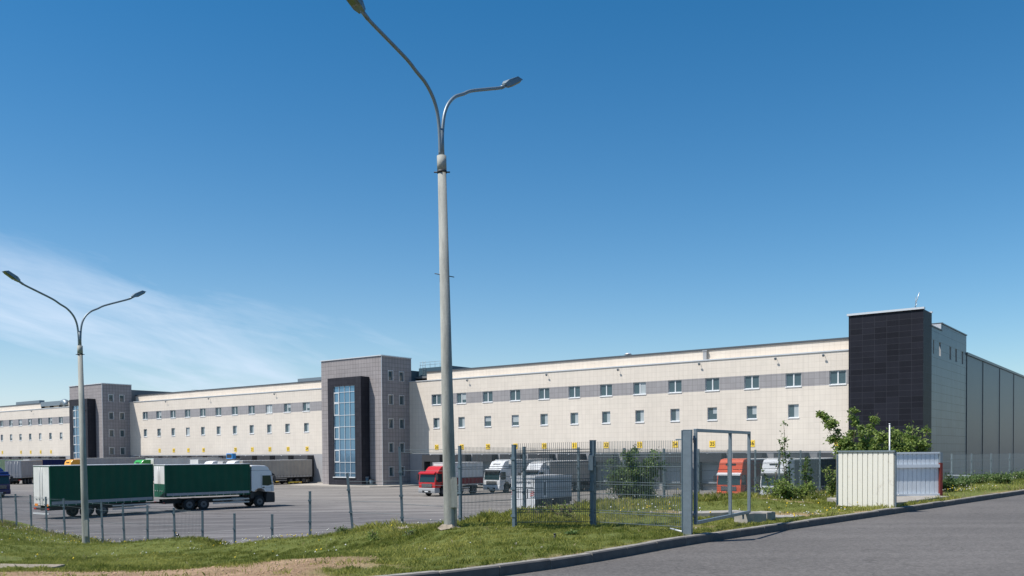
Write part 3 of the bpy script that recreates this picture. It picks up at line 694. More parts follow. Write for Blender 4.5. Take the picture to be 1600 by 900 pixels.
c = MB(); c.box((xb, yb_+17.9, 0), (xb+.05, yb_+110, .6)); c.build('plinth', M_CONC, hlo)
# vertical side wall of the block (closes facade to end tower)

# ------------------------------------------------------------------ vehicles (local x forward, y left, origin on the ground)
_wh = None
def wheel(parent, x, y, r=.5, w=.3):
    global _wh
    if _wh is None:
        t = MB(); t.tube([(0, -.15, 0), (0, -.13, 0), (0, .13, 0), (0, .15, 0)], [.44, .5, .5, .44], 24); a = t.build('wheel', M_RUBBER)
        t = MB(); t.tube([(0, -.155, 0), (0, .155, 0)], .28, 18); t.cur = 1; t.tube([(0, -.17, 0), (0, .17, 0)], .11, 10)
        for k in range(8):
            an = k*math.pi/4; t.tube([(.2*math.cos(an), -.165, .2*math.sin(an)), (.2*math.cos(an), .165, .2*math.sin(an))], .022, 6)
        t.build('rim', [M_RIM, M_CHASSIS], a); _wh = a; o = a
    else: o = copy_tree(_wh)
    o.parent = parent; o.location = (x, y, r); k = r/.5; o.scale = (k, w/.3, k); return o
def cab(t, paintm, L=2.2, hc=2.95, skirt=M_CHASSIS, fairing=None, fair_m=None, visor=M_CHASSIS, zb=.95, grille=M_BLK, bumper=None, text=None, tall=0., rise=0., lift=0.):
    W = 1.23
    prof = [(0, zb), (.02, 1.3), (0, 1.55), (-.17, 2.58), (-.24, hc-.1), (-.38, hc), (-L, hc), (-L, zb+.1), (-L+.25, zb+.05), (-1.95, zb+.05), (-1.8, 1.2), (-1.55, 1.33), (-1.25, 1.33), (-.98, 1.2), (-.85, zb)]
    m1 = MB(); m1.prism(prof, -W, W); c = m1.build('cab', paintm, t, bevel=.035); c.location.z = lift
    # glazing
    g = MB(); W2 = W-.09
    g.add([(.014, -W2, 1.58), (.014, W2, 1.58), (-.15, W2-.03, 2.54), (-.15, -W2+.03, 2.54), (-.06, -W2, 1.58), (-.06, W2, 1.58), (-.22, W2-.03, 2.54), (-.22, -W2+.03, 2.54)],
          [(0, 1, 2, 3), (7, 6, 5, 4), (0, 4, 5, 1), (3, 2, 6, 7), (0, 3, 7, 4), (1, 5, 6, 2)]); g.build('windscreen', M_CGLASS, c)
    for y in (-1, 1):
        g = MB(); ya, yb = (W-.01)*y, (W+.012)*y
        pr = [(-.2, 1.66), (-.34, 2.5), (-1.14, 2.5), (-1.16, 1.6), (-.56, 1.56)]
        g.prism(pr, min(ya, yb), max(ya, yb)); g.build('side_window', M_CGLASS, c)
        d = MB()
        for (x0, x1, z0, z1) in ((-1.27, -1.25, 1.0+zb*.1, 2.6), (-.22, -.2, 1.0, 1.5), (-1.2, -.3, 1.35, 1.36)): d.box((x0, min(ya, yb*1.001), z0), (x1, max(ya, yb*1.001), z1))
        d.box((-1.15, min(ya, yb*1.02), 1.38), (-.95, max(ya, yb*1.02), 1.46)); d.build('door_trim', M_BLK, c)
        mi = MB(); mi.tube([(-.3, y*W, 2.5), (-.02, y*(W+.22), 2.5), (-.02, y*(W+.22), 1.75), (-.25, y*W, 1.7)], .025, 6)
        mi.box((-.1, min(y*(W+.08), y*(W+.36)), 1.85), (.0, max(y*(W+.08), y*(W+.36)), 2.42)); mi.build('mirror', M_CHASSIS, c)
        hl_ = MB(); hl_.box((.0, min(y*.72, y*1.14), .6), (.075, max(y*.72, y*1.14), .8)); hl_.build('headlight', M_LIGHTW, c)
    v = MB(); v.add([(.10, -W+.04, 2.47), (.10, W-.04, 2.47), (-.26, W-.04, 2.66), (-.26, -W+.04, 2.66), (.10, -W+.04, 2.6), (.10, W-.04, 2.6), (-.26, W-.04, 2.76), (-.26, -W+.04, 2.76)],
            [(0, 3, 2, 1), (4, 5, 6, 7), (0, 1, 5, 4), (2, 3, 7, 6), (1, 2, 6, 5), (0, 4, 7, 3)]); v.build('sun_visor', visor, c)
    wp = MB()
    for y in (-.55, .15): wp.tube([(.03, y, 1.6), (-.12, y+.55, 1.98)], .012, 4)
    wp.build('wiper', M_BLK, c)
    gr = MB(); gr.box((.0, -.78, 1.0), (.045, .78, 1.42)); gr.build('grille', grille, c)
    gs = MB()
    for z in (1.08, 1.18, 1.28, 1.37): gs.box((.045, -.74, z), (.06, .74, z+.025))
    gs.build('grille_bar', M_ALU, c)
    bm_ = bumper or paintm
    b_ = MB(); b_.prism([(.06, .38-lift), (.1, .6-lift), (.08, .9), (.02, .945), (-.7, .945), (-.82, .4-lift)], -W, W); bo = b_.build('bumper', bm_, c, bevel=.03)
    q = MB(); q.box((.08, -.62, .46), (.112, .62, .66)); q.build('air_intake', M_BLK, bo)
    pl = MB(); pl.box((.112, -.26, .5), (.125, .26, .61)); pl.build('number_plate', M_WFRAME, bo)
    sk = MB(); sk.box((-2.3, -W+.06, .45), (-1.98, -W+.3, .98)); sk.box((-2.3, W-.3, .45), (-1.98, W-.06, .98)); sk.box((-2.3, -.5, .5), (-.7, .5, 1.0)); sk.build('step', skirt, c)
    fm = fair_m or paintm
    if fairing == 'wedge':      # sloping roof deflector
        zt = hc+.02; top = rise or .95
        f = MB(); f.prism([(-.7, zt), (-.95, zt+top*.42), (-1.35, zt+top*.86), (-L+.1, zt+top), (-L+.1, zt)], -W+.24, W-.24); fo = f.build('roof_fairing', fm, c, bevel=.04)
        if text: text_mesh(text, .26, 'lettering', M_BLK, .004, fo, (-1.02, 0, zt+top*.55), (R(48), 0, R(90)))
    if fairing == 'high':       # tall sleeper roof
        zt = hc+.0; f = MB(); top = rise or .85
        f.prism([(-.36, zt), (-.55, zt+top*.6), (-.85, zt+top*.92), (-1.6, zt+top), (-L+.02, zt+top), (-L+.02, zt)], -W+.02, W-.02); fo = f.build('high_roof', fm, c, bevel=.07)
        q = MB(); q.add([(-.70, -.45, zt+top*.42), (-.70, .45, zt+top*.42), (-.86, .4, zt+top*.66), (-.86, -.4, zt+top*.66)], [(0, 1, 2, 3)]); 
        q = MB(); q.box((-.8, -.5, zt+top*.4), (-.44, .5, zt+top*.56)); q.build('roof_vent', M_BLK, fo)
    return c
def chassis(t, x0, x1, z=.95, tank=True):
    m1 = MB(); m1.box((x0, -.45, .62), (x1, -.3, z)); m1.box((x0, .3, .62), (x1, .45, z))
    k = x0+.3
    while k < x1: m1.box((k, -.3, .66), (k+.12, .3, z-.05)); k += 1.1
    return m1.build('chassis', M_CHASSIS, t)
def body(t, x0, x1, z0, z1, side, name='cargo_box', frame_m=M_ALU, lower=None, rear=T_WHITE, front=None, stripe=None, doors=True, name_roof=M_WFRAME, rods=True):
    W = 1.27
    b_ = MB(); b_.box((x0+.02, -W+.02, z0+.1), (x1-.02, W-.02, z1-.06)); bo = b_.build(name, side, t)
    f = MB()
    for x in (x0, x1-.1): 
        for y in (-W, W-.1): f.box((x, y, z0), (x+.1, y+.1, z1-.05))
    for y in (-W-.005, W-.07): f.box((x0+.1, y, z0-.02), (x1-.1, y+.075, z0+.16 if lower is None else z0+.1)); f.box((x0+.1, y, z1-.12), (x1-.1, y+.075, z1-.04))
    f.box((x0+.1, -W+.08, z0-.02), (x1-.1, W-.08, z0+.08))
    f.build('body_frame', frame_m, bo)
    r = MB(); r.box((x0-.01, -W-.01, z1-.045), (x1+.01, W+.01, z1)); r.build('roof_edge', name_roof, bo)
    # strap buckles / folds along the sheet
    if lower is not None:
        l = MB(); l.box((x0+.1, -W-.012, z0+.11), (x1-.1, -W+.015, lower)); l.box((x0+.1, W-.015, z0+.11), (x1-.1, W+.012, lower)); l.build('lower_panel', stripe or side, bo)
    sb = MB(); n = int((x1-x0)/.62)
    for i in range(1, n):
        x = x0+(x1-x0)*i/n
        for y in (-W-.012, W-.005): sb.box((x-.02, y, z0-.01), (x+.02, y+.017, z0+.34))
    sb.build('buckle_strap', M_CHASSIS if side is not T_GREEN else M_ALU, bo)
    if doors:
        d = MB()
        for ya, yb in ((-W+.1, -.015), (.015, W-.1)): d.box((x0-.035, ya, z0+.04), (x0+.01, yb, z1-.12))
        do = d.build('rear_door', rear, bo)
        h_ = MB()
        for y in ((-.75, -.3, .3, .75) if rods else (-.2, .2)): h_.tube([(x0-.05, y, z0+.02), (x0-.05, y, z1-.14)], .014, 6)
        for y in (-.75, -.3, .3, .75): h_.box((x0-.085, y-.09, z0+.5), (x0-.05, y+.09, z0+.56))
        h_.build('lock_rod', M_ALU, do)
    if front:
        d = MB(); d.box((x1-.015, -W+.1, z0+.1), (x1+.02, W-.1, z1-.1))
        for k in range(1, 7): d.box((x1+.02, -W+.15+k*.34, z0+.15), (x1+.035, -W+.18+k*.34, z1-.15))
        d.build('front_wall', front, bo)
    return bo
def rear_lights(t, x, z=.75):
    m1 = MB(); m1.box((x, -1.2, z-.1), (x+.08, 1.2, z+.04)); b_ = m1.build('underrun_bar', M_CHASSIS, t)
    for y in (-1.0, 1.0):
        q = MB(); q.box((x-.03, y-.17, z-.07), (x, y+.17, z+.03)); q.build('tail_light', M_LIGHTR, b_)
def semi_trailer(name, bp_, hd, side, L=13.6, z1=4.0, z0=1.1, label='', group='semi-trailers backed up to the docks', **kw):
    """origin at the rear bottom centre, extends forward to x = L"""
    t = empty('semi_trailer', bp_, hd, label, 'trailer', group)
    body(t, 0, L, z0, z1, side, **kw); chassis(t, .1, L-.3, 1.1)
    for x in (1.7, 3.0, 4.3):
        for y in (-1.05, 1.05): wheel(t, x, y, .48, .34)
    for y in (-.9, .9):
        m1 = MB(); m1.box((L-3.1, y-.06, .12), (L-2.98, y+.06, 1.1)); m1.box((L-3.2, y-.13, .05), (L-2.88, y+.13, .1)); m1.build('landing_leg', M_CHASSIS, t)
    m1 = MB()
    for y in (-1.22, 1.19): 
        for z in (.55, .85): m1.box((5.1, y, z), (L-3.6, y+.03, z+.1))
    m1.build('side_guard', M_ALU, t); rear_lights(t, -.02)
    return t
def tractor(bp_, hd, paintm, label, group='tractor units with their noses towards the yard', **kw):
    """origin under the front bumper"""
    t = empty('truck_tractor', bp_, hd, label, 'truck', group)
    cab(t, paintm, **kw); chassis(t, -5.6, -1.0, 1.0)
    for y in (-1.03, 1.03): wheel(t, -1.4, y, .5, .3); wheel(t, -4.9, y*.93, .5, .5)
    m1 = MB()
    for y in (-.85, .85): m1.tube([(-2.5, y, .72), (-3.8, y, .72)], .3, 12)
    m1.build('fuel_tank', M_ALU, t)
    m1 = MB(); m1.box((-5.3, -.5, 1.0), (-4.3, .5, 1.1)); m1.build('fifth_wheel', M_CHASSIS, t)
    return t
HD = math.atan2(-vvec.y, -vvec.x)          # nose towards the yard, tail at the dock
def docked(s, side, label_t, w_front=None, L=13.6, **kw):
    return semi_trailer('semi_trailer', bp(s, 97.0+.3), HD, side, L=L, label=label_t, **kw)

# --- road train in the yard
def box_truck(pos, hd, side, cabp, label, L=7.7, z1=4.0, group=None, z0=1.15, cabkw={}, bodykw={}, r=.5, guards=True, cat='truck', rearx=None):
    t = empty('box_truck', pos, hd, label, cat, group)
    cab(t, cabp, **cabkw); x1 = -2.35; x0 = x1-L
    chassis(t, x0+.1, -1.0, 1.0)
    body(t, x0, x1, z0, z1, side, **bodykw)
    for y in (-1.03, 1.03):
        wheel(t, -1.4, y, r, .3); wheel(t, x0+L*.27, y*.95, r, .5)
        if L > 7: wheel(t, x0+L*.27+1.3, y, r, .3)
    m1 = MB()
    for y in (-1.0, 1.0): m1.tube([(x1-1.6, y*.9, .72), (x1-.5, y*.9, .72)], .27, 12)
    m1.build('fuel_tank', M_ALU, t)
    if guards:
        m1 = MB()
        for y in (-1.25, 1.22):
            for z in (.48, .76): m1.box((x0+L*.27+2.1 if L > 7 else x0+L*.27+.8, y, z), (x1-.1, y+.03, z+.13))
        m1.build('side_guard', M_ALU, t)
    rear_lights(t, x0-.02); return t
a42 = R(42); f42 = Vector((math.cos(a42), math.sin(a42), 0)); r42 = Vector((math.sin(a42), -math.cos(a42), 0))
nrear = Vector((-29.5, 76.2, 0))            # near rear corner of the green truck
front = nrear + f42*(7.7+2.35) - r42*1.27
box_truck(front, a42, T_GREEN, P_WHITE, 'white cabbed truck with a dark green box, pulling the green trailer across the yard', group=None, z1=4.0, z0=1.22,
          cabkw=dict(hc=2.95, bumper=M_CHASSIS, fairing='high', rise=.5, visor=M_CHASSIS, zb=1.0, lift=.38), bodykw=dict(lower=1.55, stripe=T_GREY, rear=T_WHITE, frame_m=T_GREEN, rods=False))
bt = [o for o in col.objects if o.name.startswith('box_truck')][-1]
x0_ = -2.35-7.7; m1 = MB(); m1.box((x0_-.045, -1.19, 1.2), (x0_-.036, 1.19, 2.35)); m1.build('lower_rear_sheet', T_GREEN, bt)
a54 = R(54); f54 = Vector((math.cos(a54), math.sin(a54), 0)); r54 = Vector((math.sin(a54), -math.cos(a54), 0))
tr = Vector((-35.07, 68.0, 0)) - r54*1.27
t = empty('drawbar_trailer', tr, a54, 'dark green drawbar trailer with white rear doors, coupled behind the green truck', 'trailer')
body(t, 0, 8.6, 1.0, 4.1, T_GREEN, lower=1.35, stripe=T_GREY, rear=T_WHITE, frame_m=T_GREEN, rods=False); chassis(t, .1, 8.4, 1.0)
for x in (2.9, 4.2):
    for y in (-1.05, 1.05): wheel(t, x, y, .46, .34)
m1 = MB(); m1.tube([(8.3, 0, .8), (10.2, 0, .75)], .07, 8); m1.tube([(8.3, .4, .8), (9.6, 0, .78)], .05, 6); m1.tube([(8.3, -.4, .8), (9.6, 0, .78)], .05, 6); m1.build('drawbar', M_CHASSIS, t)
m1 = MB()
for y in (-1.25, 1.22):
    for z in (.45, .72): m1.box((5.0, y, z), (8.3, y+.03, z+.12))
m1.build('side_guard', M_ALU, t)
rear_lights(t, -.03, .8)
m1 = MB(); m1.box((-.12, -1.2, .36), (-.06, 1.2, .48)); m1.build('reflective_bumper', M_WFRAME, t)
m1 = MB(); 
for y in (-.8, .8): m1.box((-.05, y-.24, .98), (-.036, y+.24, 1.16))
m1.build('marker_board', M_ORL, t)

# --- red truck and the two white trucks near the middle tower
def place_front(px_corner, Yc, hd):
    """front centre of a vehicle with heading hd whose visible front corner (its left one) stands at px_corner, Yc"""
    q = at(px_corner, 760, Yc); left = Vector((-math.sin(hd), math.cos(hd), 0)); return Vector((q.x, q.y, 0)) - left*1.23
box_truck(place_front(680, 98.5, HD), HD, T_WHITE, P_RED, 'red truck with a grey and dark red box parked beside the middle stair tower', L=6.0, z1=3.72, z0=1.15,
          cabkw=dict(hc=2.6, fairing='wedge', rise=.75, visor=P_RED, zb=.95, bumper=M_LGREY), bodykw=dict(lower=2.0, stripe=T_MAROON), r=.46)
w1 = place_front(781, 105.5, HD)
box_truck(w1, HD, T_WHITE, P_WHITE, 'white truck with lettered roof fairing at the dock, left of its white neighbour', L=8.6, z1=3.95, group='white trucks at the middle docks',
          cabkw=dict(hc=2.85, fairing='wedge', rise=1.0, visor=M_CHASSIS, text='BERALUX', grille=M_CHASSIS), bodykw=dict(front=T_WHITE))
w2 = place_front(841, 103.2, HD)
box_truck(w2, HD, T_BEIGE, P_WHITE, 'white truck with plain roof fairing and beige box, behind the small white trailer', L=9.6, z1=3.75, group='white trucks at the middle docks',
          cabkw=dict(hc=2.8, fairing='wedge', rise=.85, visor=M_CHASSIS), bodykw=dict(front=T_WHITE))

# --- white kiosk trailer with hazard boards
hk = math.atan2(.8, .6); fk = Vector((math.cos(hk), math.sin(hk), 0)); rk = Vector((math.sin(hk), -math.cos(hk), 0))
base = Vector((1.9, 74.3, 0)) - rk*1.25
t = empty('box_trailer', base, hk, 'small low white box trailer with red and white hazard boards on its rear', 'trailer')
m1 = MB(); m1.box((0, -1.22, .5), (5.6, 1.22, 2.72)); bo = m1.build('trailer_body', P_WHITE, t, bevel=.04)
m1 = MB(); m1.box((.06, -1.236, .95), (5.54, -1.221, 2.66)); m1.build('side_panel', mat('shade grey dusty panel', (.33, .37, .40), .5, noise=.1, nscale=2), bo)  # white side painted blue grey for its shade as well as its dirt
m1 = MB(); m1.box((.06, -1.236, .5), (5.54, -1.221, .92)); m1.build('lower_side_panel', M_CHASSIS, bo)
m1 = MB(); m1.box((-.06, -1.27, 2.72), (5.66, 1.27, 2.84)); m1.build('roof', P_WHITE, bo)
m1 = MB(); m1.box((-.02, -1.25, .08), (.05, 1.25, .95)); m1.build('rear_skirt', P_WHITE, bo, bevel=.03)
m1 = MB(); m1.box((-.02, -1.1, 1.86), (.01, 1.1, 1.92)); m1.box((-.02, -.015, .95), (.01, .015, 1.86)); m1.box((-.02, -1.1, 2.0), (.01, -1.06, 2.62)); m1.box((-.02, 1.06, 2.0), (.01, 1.1, 2.62)); m1.box((-.02, -.5, .98), (.01, -.46, 1.8)); m1.box((-.02, .46, .98), (.01, .5, 1.8)); m1.build('door_seam', M_CHASSIS, bo)
text_mesh('CBETLANA', .34, 'lettering', M_LGREY, .004, bo, (-.02, 0, 2.3), (R(90), 0, R(-90)))
for y in (-.98, .98):
    m1 = MB(); m1.box((-.045, y-.22, 1.15), (-.025, y+.22, 1.62)); hb_ = m1.build('hazard_board', M_WFRAME, bo)
    m1 = MB(); sgn = 1 if y > 0 else -1
    for k in range(3):
        z = 1.15+k*.16
        m1.add([(-.05, y-.21*sgn, z), (-.05, y+.21*sgn, z+.13), (-.05, y+.21*sgn, min(z+.21, 1.62)), (-.05, y-.21*sgn, z+.08)], [(0, 1, 2, 3)])
    m1.build('hazard_stripe', M_LIGHTR, hb_)
m1 = MB(); m1.box((1.1, -1.25, 1.0), (1.75, -1.237, 2.45)); dd = m1.build('side_door', P_WHITE, bo); m1 = MB(); m1.box((1.25, -1.262, 1.2), (1.6, -1.25, 2.3)); m1.build('door_panel', M_PAINTG, dd)
text_mesh('AUTOLINE', .5, 'lettering', M_LGREY, .004, bo, (3.7, -1.24, 1.75), (R(90), 0, 0))
m1 = MB(); m1.box((.1, -1.1, .3), (5.5, 1.1, .5)); m1.build('chassis', M_CHASSIS, t)
for x in (2.4, 3.3):
    for y in (-1.05, 1.05): wheel(t, x, y, .33, .22)
m1 = MB(); m1.tube([(5.5, .5, .45), (7.2, 0, .5)], .05, 6); m1.tube([(5.5, -.5, .45), (7.2, 0, .5)], .05, 6); m1.tube([(7.0, 0, .05), (7.0, 0, .9)], .05, 6); m1.build('drawbar', M_CHASSIS, t)

# --- docked semis on the right
def semi(s, w_front, paintm, side, lab_truck, lab_trailer, L=13.0, z1=4.0, tkw={}, bkw={}):
    tractor(bp(s, w_front), HD, paintm, lab_truck, **tkw)
    return semi_trailer('semi_trailer', bp(s, 96.85), HD, side, L=L, z1=z1, label=lab_trailer, **bkw)
semi(35.4, 80.6, P_ORANGE, T_MAROON, 'orange red tractor unit with a tall roof seen through the open gate', 'dark red semi-trailer behind the orange red tractor unit', L=14.3,
     tkw=dict(hc=3.0, fairing='high', rise=1.08, visor=P_WHITE, bumper=P_ORANGE), bkw=dict(front=T_WHITE, z1=4.1) if False else dict(front=T_WHITE))
semi(30.9, 80.2, P_WHITE, T_DARK, 'white tractor unit with a tall white roof right of the orange red one', 'dark slate semi-trailer behind the rightmost white tractor unit', L=14.6,
     tkw=dict(hc=3.1, fairing='high', rise=.95, visor=M_CHASSIS), bkw=dict(front=T_WHITE))
# --- docked vehicles left of the middle tower
semi(116.2, 81.0, P_WHITE, T_BEIGE, 'white tractor unit whose roof shows just behind the green truck', 'long grey beige semi-trailer docked left of the middle stair tower', L=13.4, z1=3.85,
     tkw=dict(hc=2.95, fairing='wedge', rise=.9), bkw=dict(rear=T_WHITE))
semi(121.2, 80.6, P_WHITE, T_WHITE, 'white tractor unit whose roof shows above the front half of the green truck', 'white semi-trailer left of the grey beige docked one', L=13.4, z1=3.75,
     tkw=dict(hc=2.95, fairing='wedge', rise=.85), bkw=dict(rear=T_WHITE))
semi(140.6, 80.8, P_GREEN, T_WHITE, 'bright green tractor unit showing only its roof above the green trailer', 'white semi-trailer behind the bright green tractor unit', L=13.4, z1=4.25,
     tkw=dict(hc=3.0, fairing='high', rise=1.0, visor=P_GREEN), bkw=dict(rear=T_WHITE))
semi(165.0, 81.2, P_AMBER, T_GREY, 'amber tractor unit showing only its roof beside the lamp pole', 'pale grey semi-trailer behind the amber tractor unit', L=13.4, z1=4.3,
     tkw=dict(hc=3.0, fairing='high', rise=1.05, visor=P_AMBER), bkw=dict(rear=T_WHITE))
t = semi_trailer('semi_trailer', bp(188.4, 96.85), HD, T_BLUE, L=12.0, z1=4.05, label='navy blue sided semi-trailer with a dirty beige front wall at the left docks', front=T_BEIGE)
t = semi_trailer('semi_trailer', at(21, 757, 150).xy.to_3d() , R(97), T_GREY, L=9.0, z1=4.0, label='grey box trailer with ribbed rear doors standing behind the navy cab', rear=T_GREY)
t = semi_trailer('semi_trailer', bp(203.0, 96.85), HD, T_LEAF, L=12.0, z1=4.1, label='pale green sided semi-trailer at the left edge of the docks', front=T_WHITE)
# small blue unit standing proud of the trailer tops
t = empty('cooling_unit', bp(134.4, 95.2, 4.0), HD, 'bright blue box unit showing above the docked trailers', 'cooling unit')
m1 = MB(); m1.box((-.4, -.85, 0), (.4, .85, .95)); bo = m1.build('casing', mat('bright blue casing', (.02, .22, .55), .4), t, bevel=.03)
m1 = MB(); m1.box((.4, -.7, .15), (.42, .7, .8)); m1.build('grille', M_CHASSIS, bo)
t = semi_trailer('semi_trailer', bp(134.4, 96.85), HD, T_WHITE, L=9.0, z1=4.0, label='white semi-trailer carrying the bright blue unit on its roof')
# --- navy truck at the left edge, nose to the right
hb2 = R(-28); q = at(16.5, 775, 103)
box_truck(Vector((q.x, q.y, 0))+Vector((-1.7, .9, 0)), hb2, T_BLUE, P_BLUE, 'navy blue truck nosing into the yard at the left edge', L=7.0, z1=3.6, cabkw=dict(hc=3.0, visor=P_BLUE, zb=.8, fairing='wedge', rise=.5))

# ------------------------------------------------------------------ lamp posts
def lamp_post(pos, label, lean=-.015):
    t = empty('street_lamp', pos, 0, label, 'street lamp', 'twin arm concrete street lamps')
    def ax(z): return Vector((lean*z, 0, z))
    m1 = MB(); m1.tube([ax(-.3), ax(0), ax(2), ax(7.3)], [.134, .132, .12, .083], 28); m1.build('concrete_pole', MATS['pole concrete'], t)
    m1 = MB(); m1.tube([ax(7.12), ax(7.42)], .094, 24); m1.build('collar', MATS['pole concrete'], t)
    m1 = MB(); m1.tube([ax(7.08), ax(7.13)], .097, 24); m1.tube([ax(7.1)+Vector((-.16, 0, 0)), ax(7.1)+Vector((.16, 0, 0))], .014, 6); m1.build('clamp', M_CHASSIS, t)
    m1 = MB(); m1.tube([ax(5.06)+Vector((-.19, -.06, .02)), ax(5.06)+Vector((.19, .06, -.03))], .009, 6); m1.build('wire_stub', M_CHASSIS, t)
    m1 = MB(); m1.tube([ax(7.38), ax(7.95)], [.06, .055], 12); m1.build('arm_stem', M_GALV, t)
    dirv = vvec
    prof = [(0.03, 7.42), (.04, 7.8), (.07, 8.1), (.13, 8.33), (.25, 8.54), (.45, 8.73), (.7, 8.86), (.95, 9.0), (1.5, 9.21), (1.9, 9.36), (2.05, 9.44)]
    P = catmull(prof, 4)
    for sg in (1, -1):
        pts = [Vector((lean*8, 0, 0))+dirv*(d*sg)+Vector((0, 0, z)) for d, z in P]
        a = MB(); a.tube(pts, .034, 12); ao = a.build('arm', M_GALV, t)
        # luminaire: housing, glass bowl, socket
        tip = pts[-1]; up = R(31)
        Mx = Matrix.Translation(tip) @ Matrix.Rotation(math.atan2(dirv.y*sg, dirv.x*sg), 4, 'Z') @ Matrix.Rotation(-up, 4, 'Y')
        h_ = MB(); h_.M = Mx = Mx @ Matrix.Scale(.88, 4)
        h_.tube([(-.12, 0, 0), (.1, 0, 0)], .045, 10)
        h_.add([(.05, -.08, -.03), (.05, .08, -.03), (.18, .125, -.045), (.18, -.125, -.045), (.72, .13, -.04), (.72, -.13, -.04), (.05, -.06, .06), (.05, .06, .06), (.2, .1, .1), (.2, -.1, .1), (.6, .1, .08), (.6, -.1, .08)],
               [(0, 3, 2, 1), (3, 5, 4, 2), (6, 7, 8, 9), (9, 8, 10, 11), (0, 1, 7, 6), (1, 2, 8, 7), (3, 0, 6, 9), (2, 4, 10, 8), (5, 3, 9, 11), (4, 5, 11, 10)])
        ho = h_.build('lamp_head', M_GALV, ao)
        g = MB(); g.M = Mx; g.add([(.22, -.1, -.05), (.22, .1, -.05), (.68, .105, -.045), (.68, -.105, -.045), (.28, -.07, -.085), (.28, .07, -.085), (.62, .075, -.08), (.62, -.075, -.08)],
                    [(0, 1, 2, 3), (4, 7, 6, 5), (0, 4, 5, 1), (1, 5, 6, 2), (2, 6, 7, 3), (3, 7, 4, 0)]); g.build('lamp_glass', MATS['lamp glass'], ao)
    f = MB(); prof_ = []
    r0 = random.Random(4)
    for k in range(14):
        an = k*2*math.pi/14; rr = .2+r0.uniform(0, .1); prof_.append((rr*math.cos(an), rr*math.sin(an), r0.uniform(-.04, .02)))
    top = [(x*.62, y*.62, z+.05+r0.uniform(-.02, .03)) for x, y, z in prof_]
    f.add(prof_+top, [(k, (k+1) % 14, 14+(k+1) % 14, 14+k) for k in range(14)]+[tuple(range(14, 28))]); f.build('footing', MATS['mortar rubble'], t)
    d = MB(); d.box((.06+lean, -.155, .95), (.155+lean*.9, -.0, 1.02)); d.tube([(.12, -.1, .02), (.115, -.1, .95)], .02, 6); d.box((.02, -.16, .42), (.15, -.1, .98)); d.build('cable_cover', MATS['pole concrete'], t)
    return t
def pole_build(t, b):
    tcn = N(t, 'ShaderNodeTexCoord'); mp = N(t, 'ShaderNodeMapping'); mp.inputs['Scale'].default_value = (6, 6, .8); t.links.new(tcn.outputs['Object'], mp.inputs['Vector'])
    n = N(t, 'ShaderNodeTexNoise', i_Scale=1., i_Detail=6., i_Roughness=.7); t.links.new(mp.outputs[0], n.inputs['Vector'])
    n2 = N(t, 'ShaderNodeTexNoise', i_Scale=25., i_Detail=4.); t.links.new(tcn.outputs['Object'], n2.inputs['Vector'])
    cr_ = N(t, 'ShaderNodeValToRGB'); e = cr_.color_ramp.elements; e[0].position = .28; e[0].color = (.14, .145, .135, 1); e[1].position = .62; e[1].color = (.34, .345, .315, 1)
    t.links.new(n.outputs['Fac'], cr_.inputs[0]); t.links.new(cr_.outputs[0], b.inputs['Base Color'])
    bp_ = N(t, 'ShaderNodeBump', i_Strength=.3, i_Distance=.01); t.links.new(n2.outputs['Fac'], bp_.inputs['Height']); t.links.new(bp_.outputs[0], b.inputs['Normal'])
mat('mortar rubble', (.26, .22, .17), .95, noise=.35, nscale=14, bump=.8); mat('pole concrete', (.36, .36, .33), .85, build=pole_build); mat('lamp glass', (.12, .15, .08), .15, spec=.8)
q = at(704, 828, 18.0); lamp_post((q.x, q.y, gz(q.x, q.y)), 'tall concrete street lamp with two steel arms on the grassy mound by the gate')
q = at(134.5, 853, 33); lamp_post((q.x, q.y, gz(q.x, q.y)), 'smaller looking concrete street lamp with two arms standing before the green trailer', -.012)

# ------------------------------------------------------------------ fences
def post(parent, x, y, z0, z1, w=.055, m=None, leanx=0., name='post'):
    p = MB(); p.box((-w/2, -w/2, 0), (w/2, w/2, z1-z0)); p.box((-w/2-.004, -w/2-.004, z1-z0), (w/2+.004, w/2+.004, z1-z0+.012))
    for z in (.35, .9, 1.5):
        if z < z1-z0-.1: p.box((-w/2-.02, -w/2-.015, z), (w/2+.02, -w/2, z+.05))
    o = p.build(name, m or M_PAINTG, parent); o.location = Vector((x, y, z0)); o.rotation_euler = (0, leanx, BROT if not leanx else 0); return o
def mesh_panel(parent, a, b_, z0, z1, wire=.0042, step=.05, horiz=None, verts=True, name='mesh_panel', spikes=.04, m=None):
    a = Vector((a[0], a[1], 0)); b_ = Vector((b_[0], b_[1], 0)); L = (b_-a).length; d = (b_-a)/L; nrm = Vector((-d.y, d.x, 0))
    M = MB(); n = int(L/step)
    za, zb = z0 if isinstance(z0, tuple) else (z0, z0); ta, tb = z1 if isinstance(z1, tuple) else (z1, z1)
    if verts:
        for i in range(1, n):
            f = i/n; p = a+(b_-a)*f; lo = za+(zb-za)*f; hi = ta+(tb-ta)*f+spikes; w = wire/2
            vs = []
            for z in (lo, hi):
                for dx in (-w, w): vs.append(p+d*dx+Vector((0, 0, z)))
            for z in (lo, hi):
                vs.append(p+nrm*w*1.6+Vector((0, 0, z)))
            M.add(vs, [(0, 1, 3, 2), (1, 4, 5, 3), (4, 0, 2, 5)])
    hs = horiz or [0.02, .22, .27, .62, .82, .87, 1.2, 1.4, 1.45, 1.8, 1.97]
    H_ = ta-za
    for h_ in hs:
        if h_ > H_+.03: continue
        M.tube([a+Vector((0, 0, za+h_)), b_+Vector((0, 0, zb+h_+(tb-zb-(ta-za))*h_/H_))], wire*.75, 4, smooth=False, cap=False)
    return M.build(name, m or M_WIRE, parent)
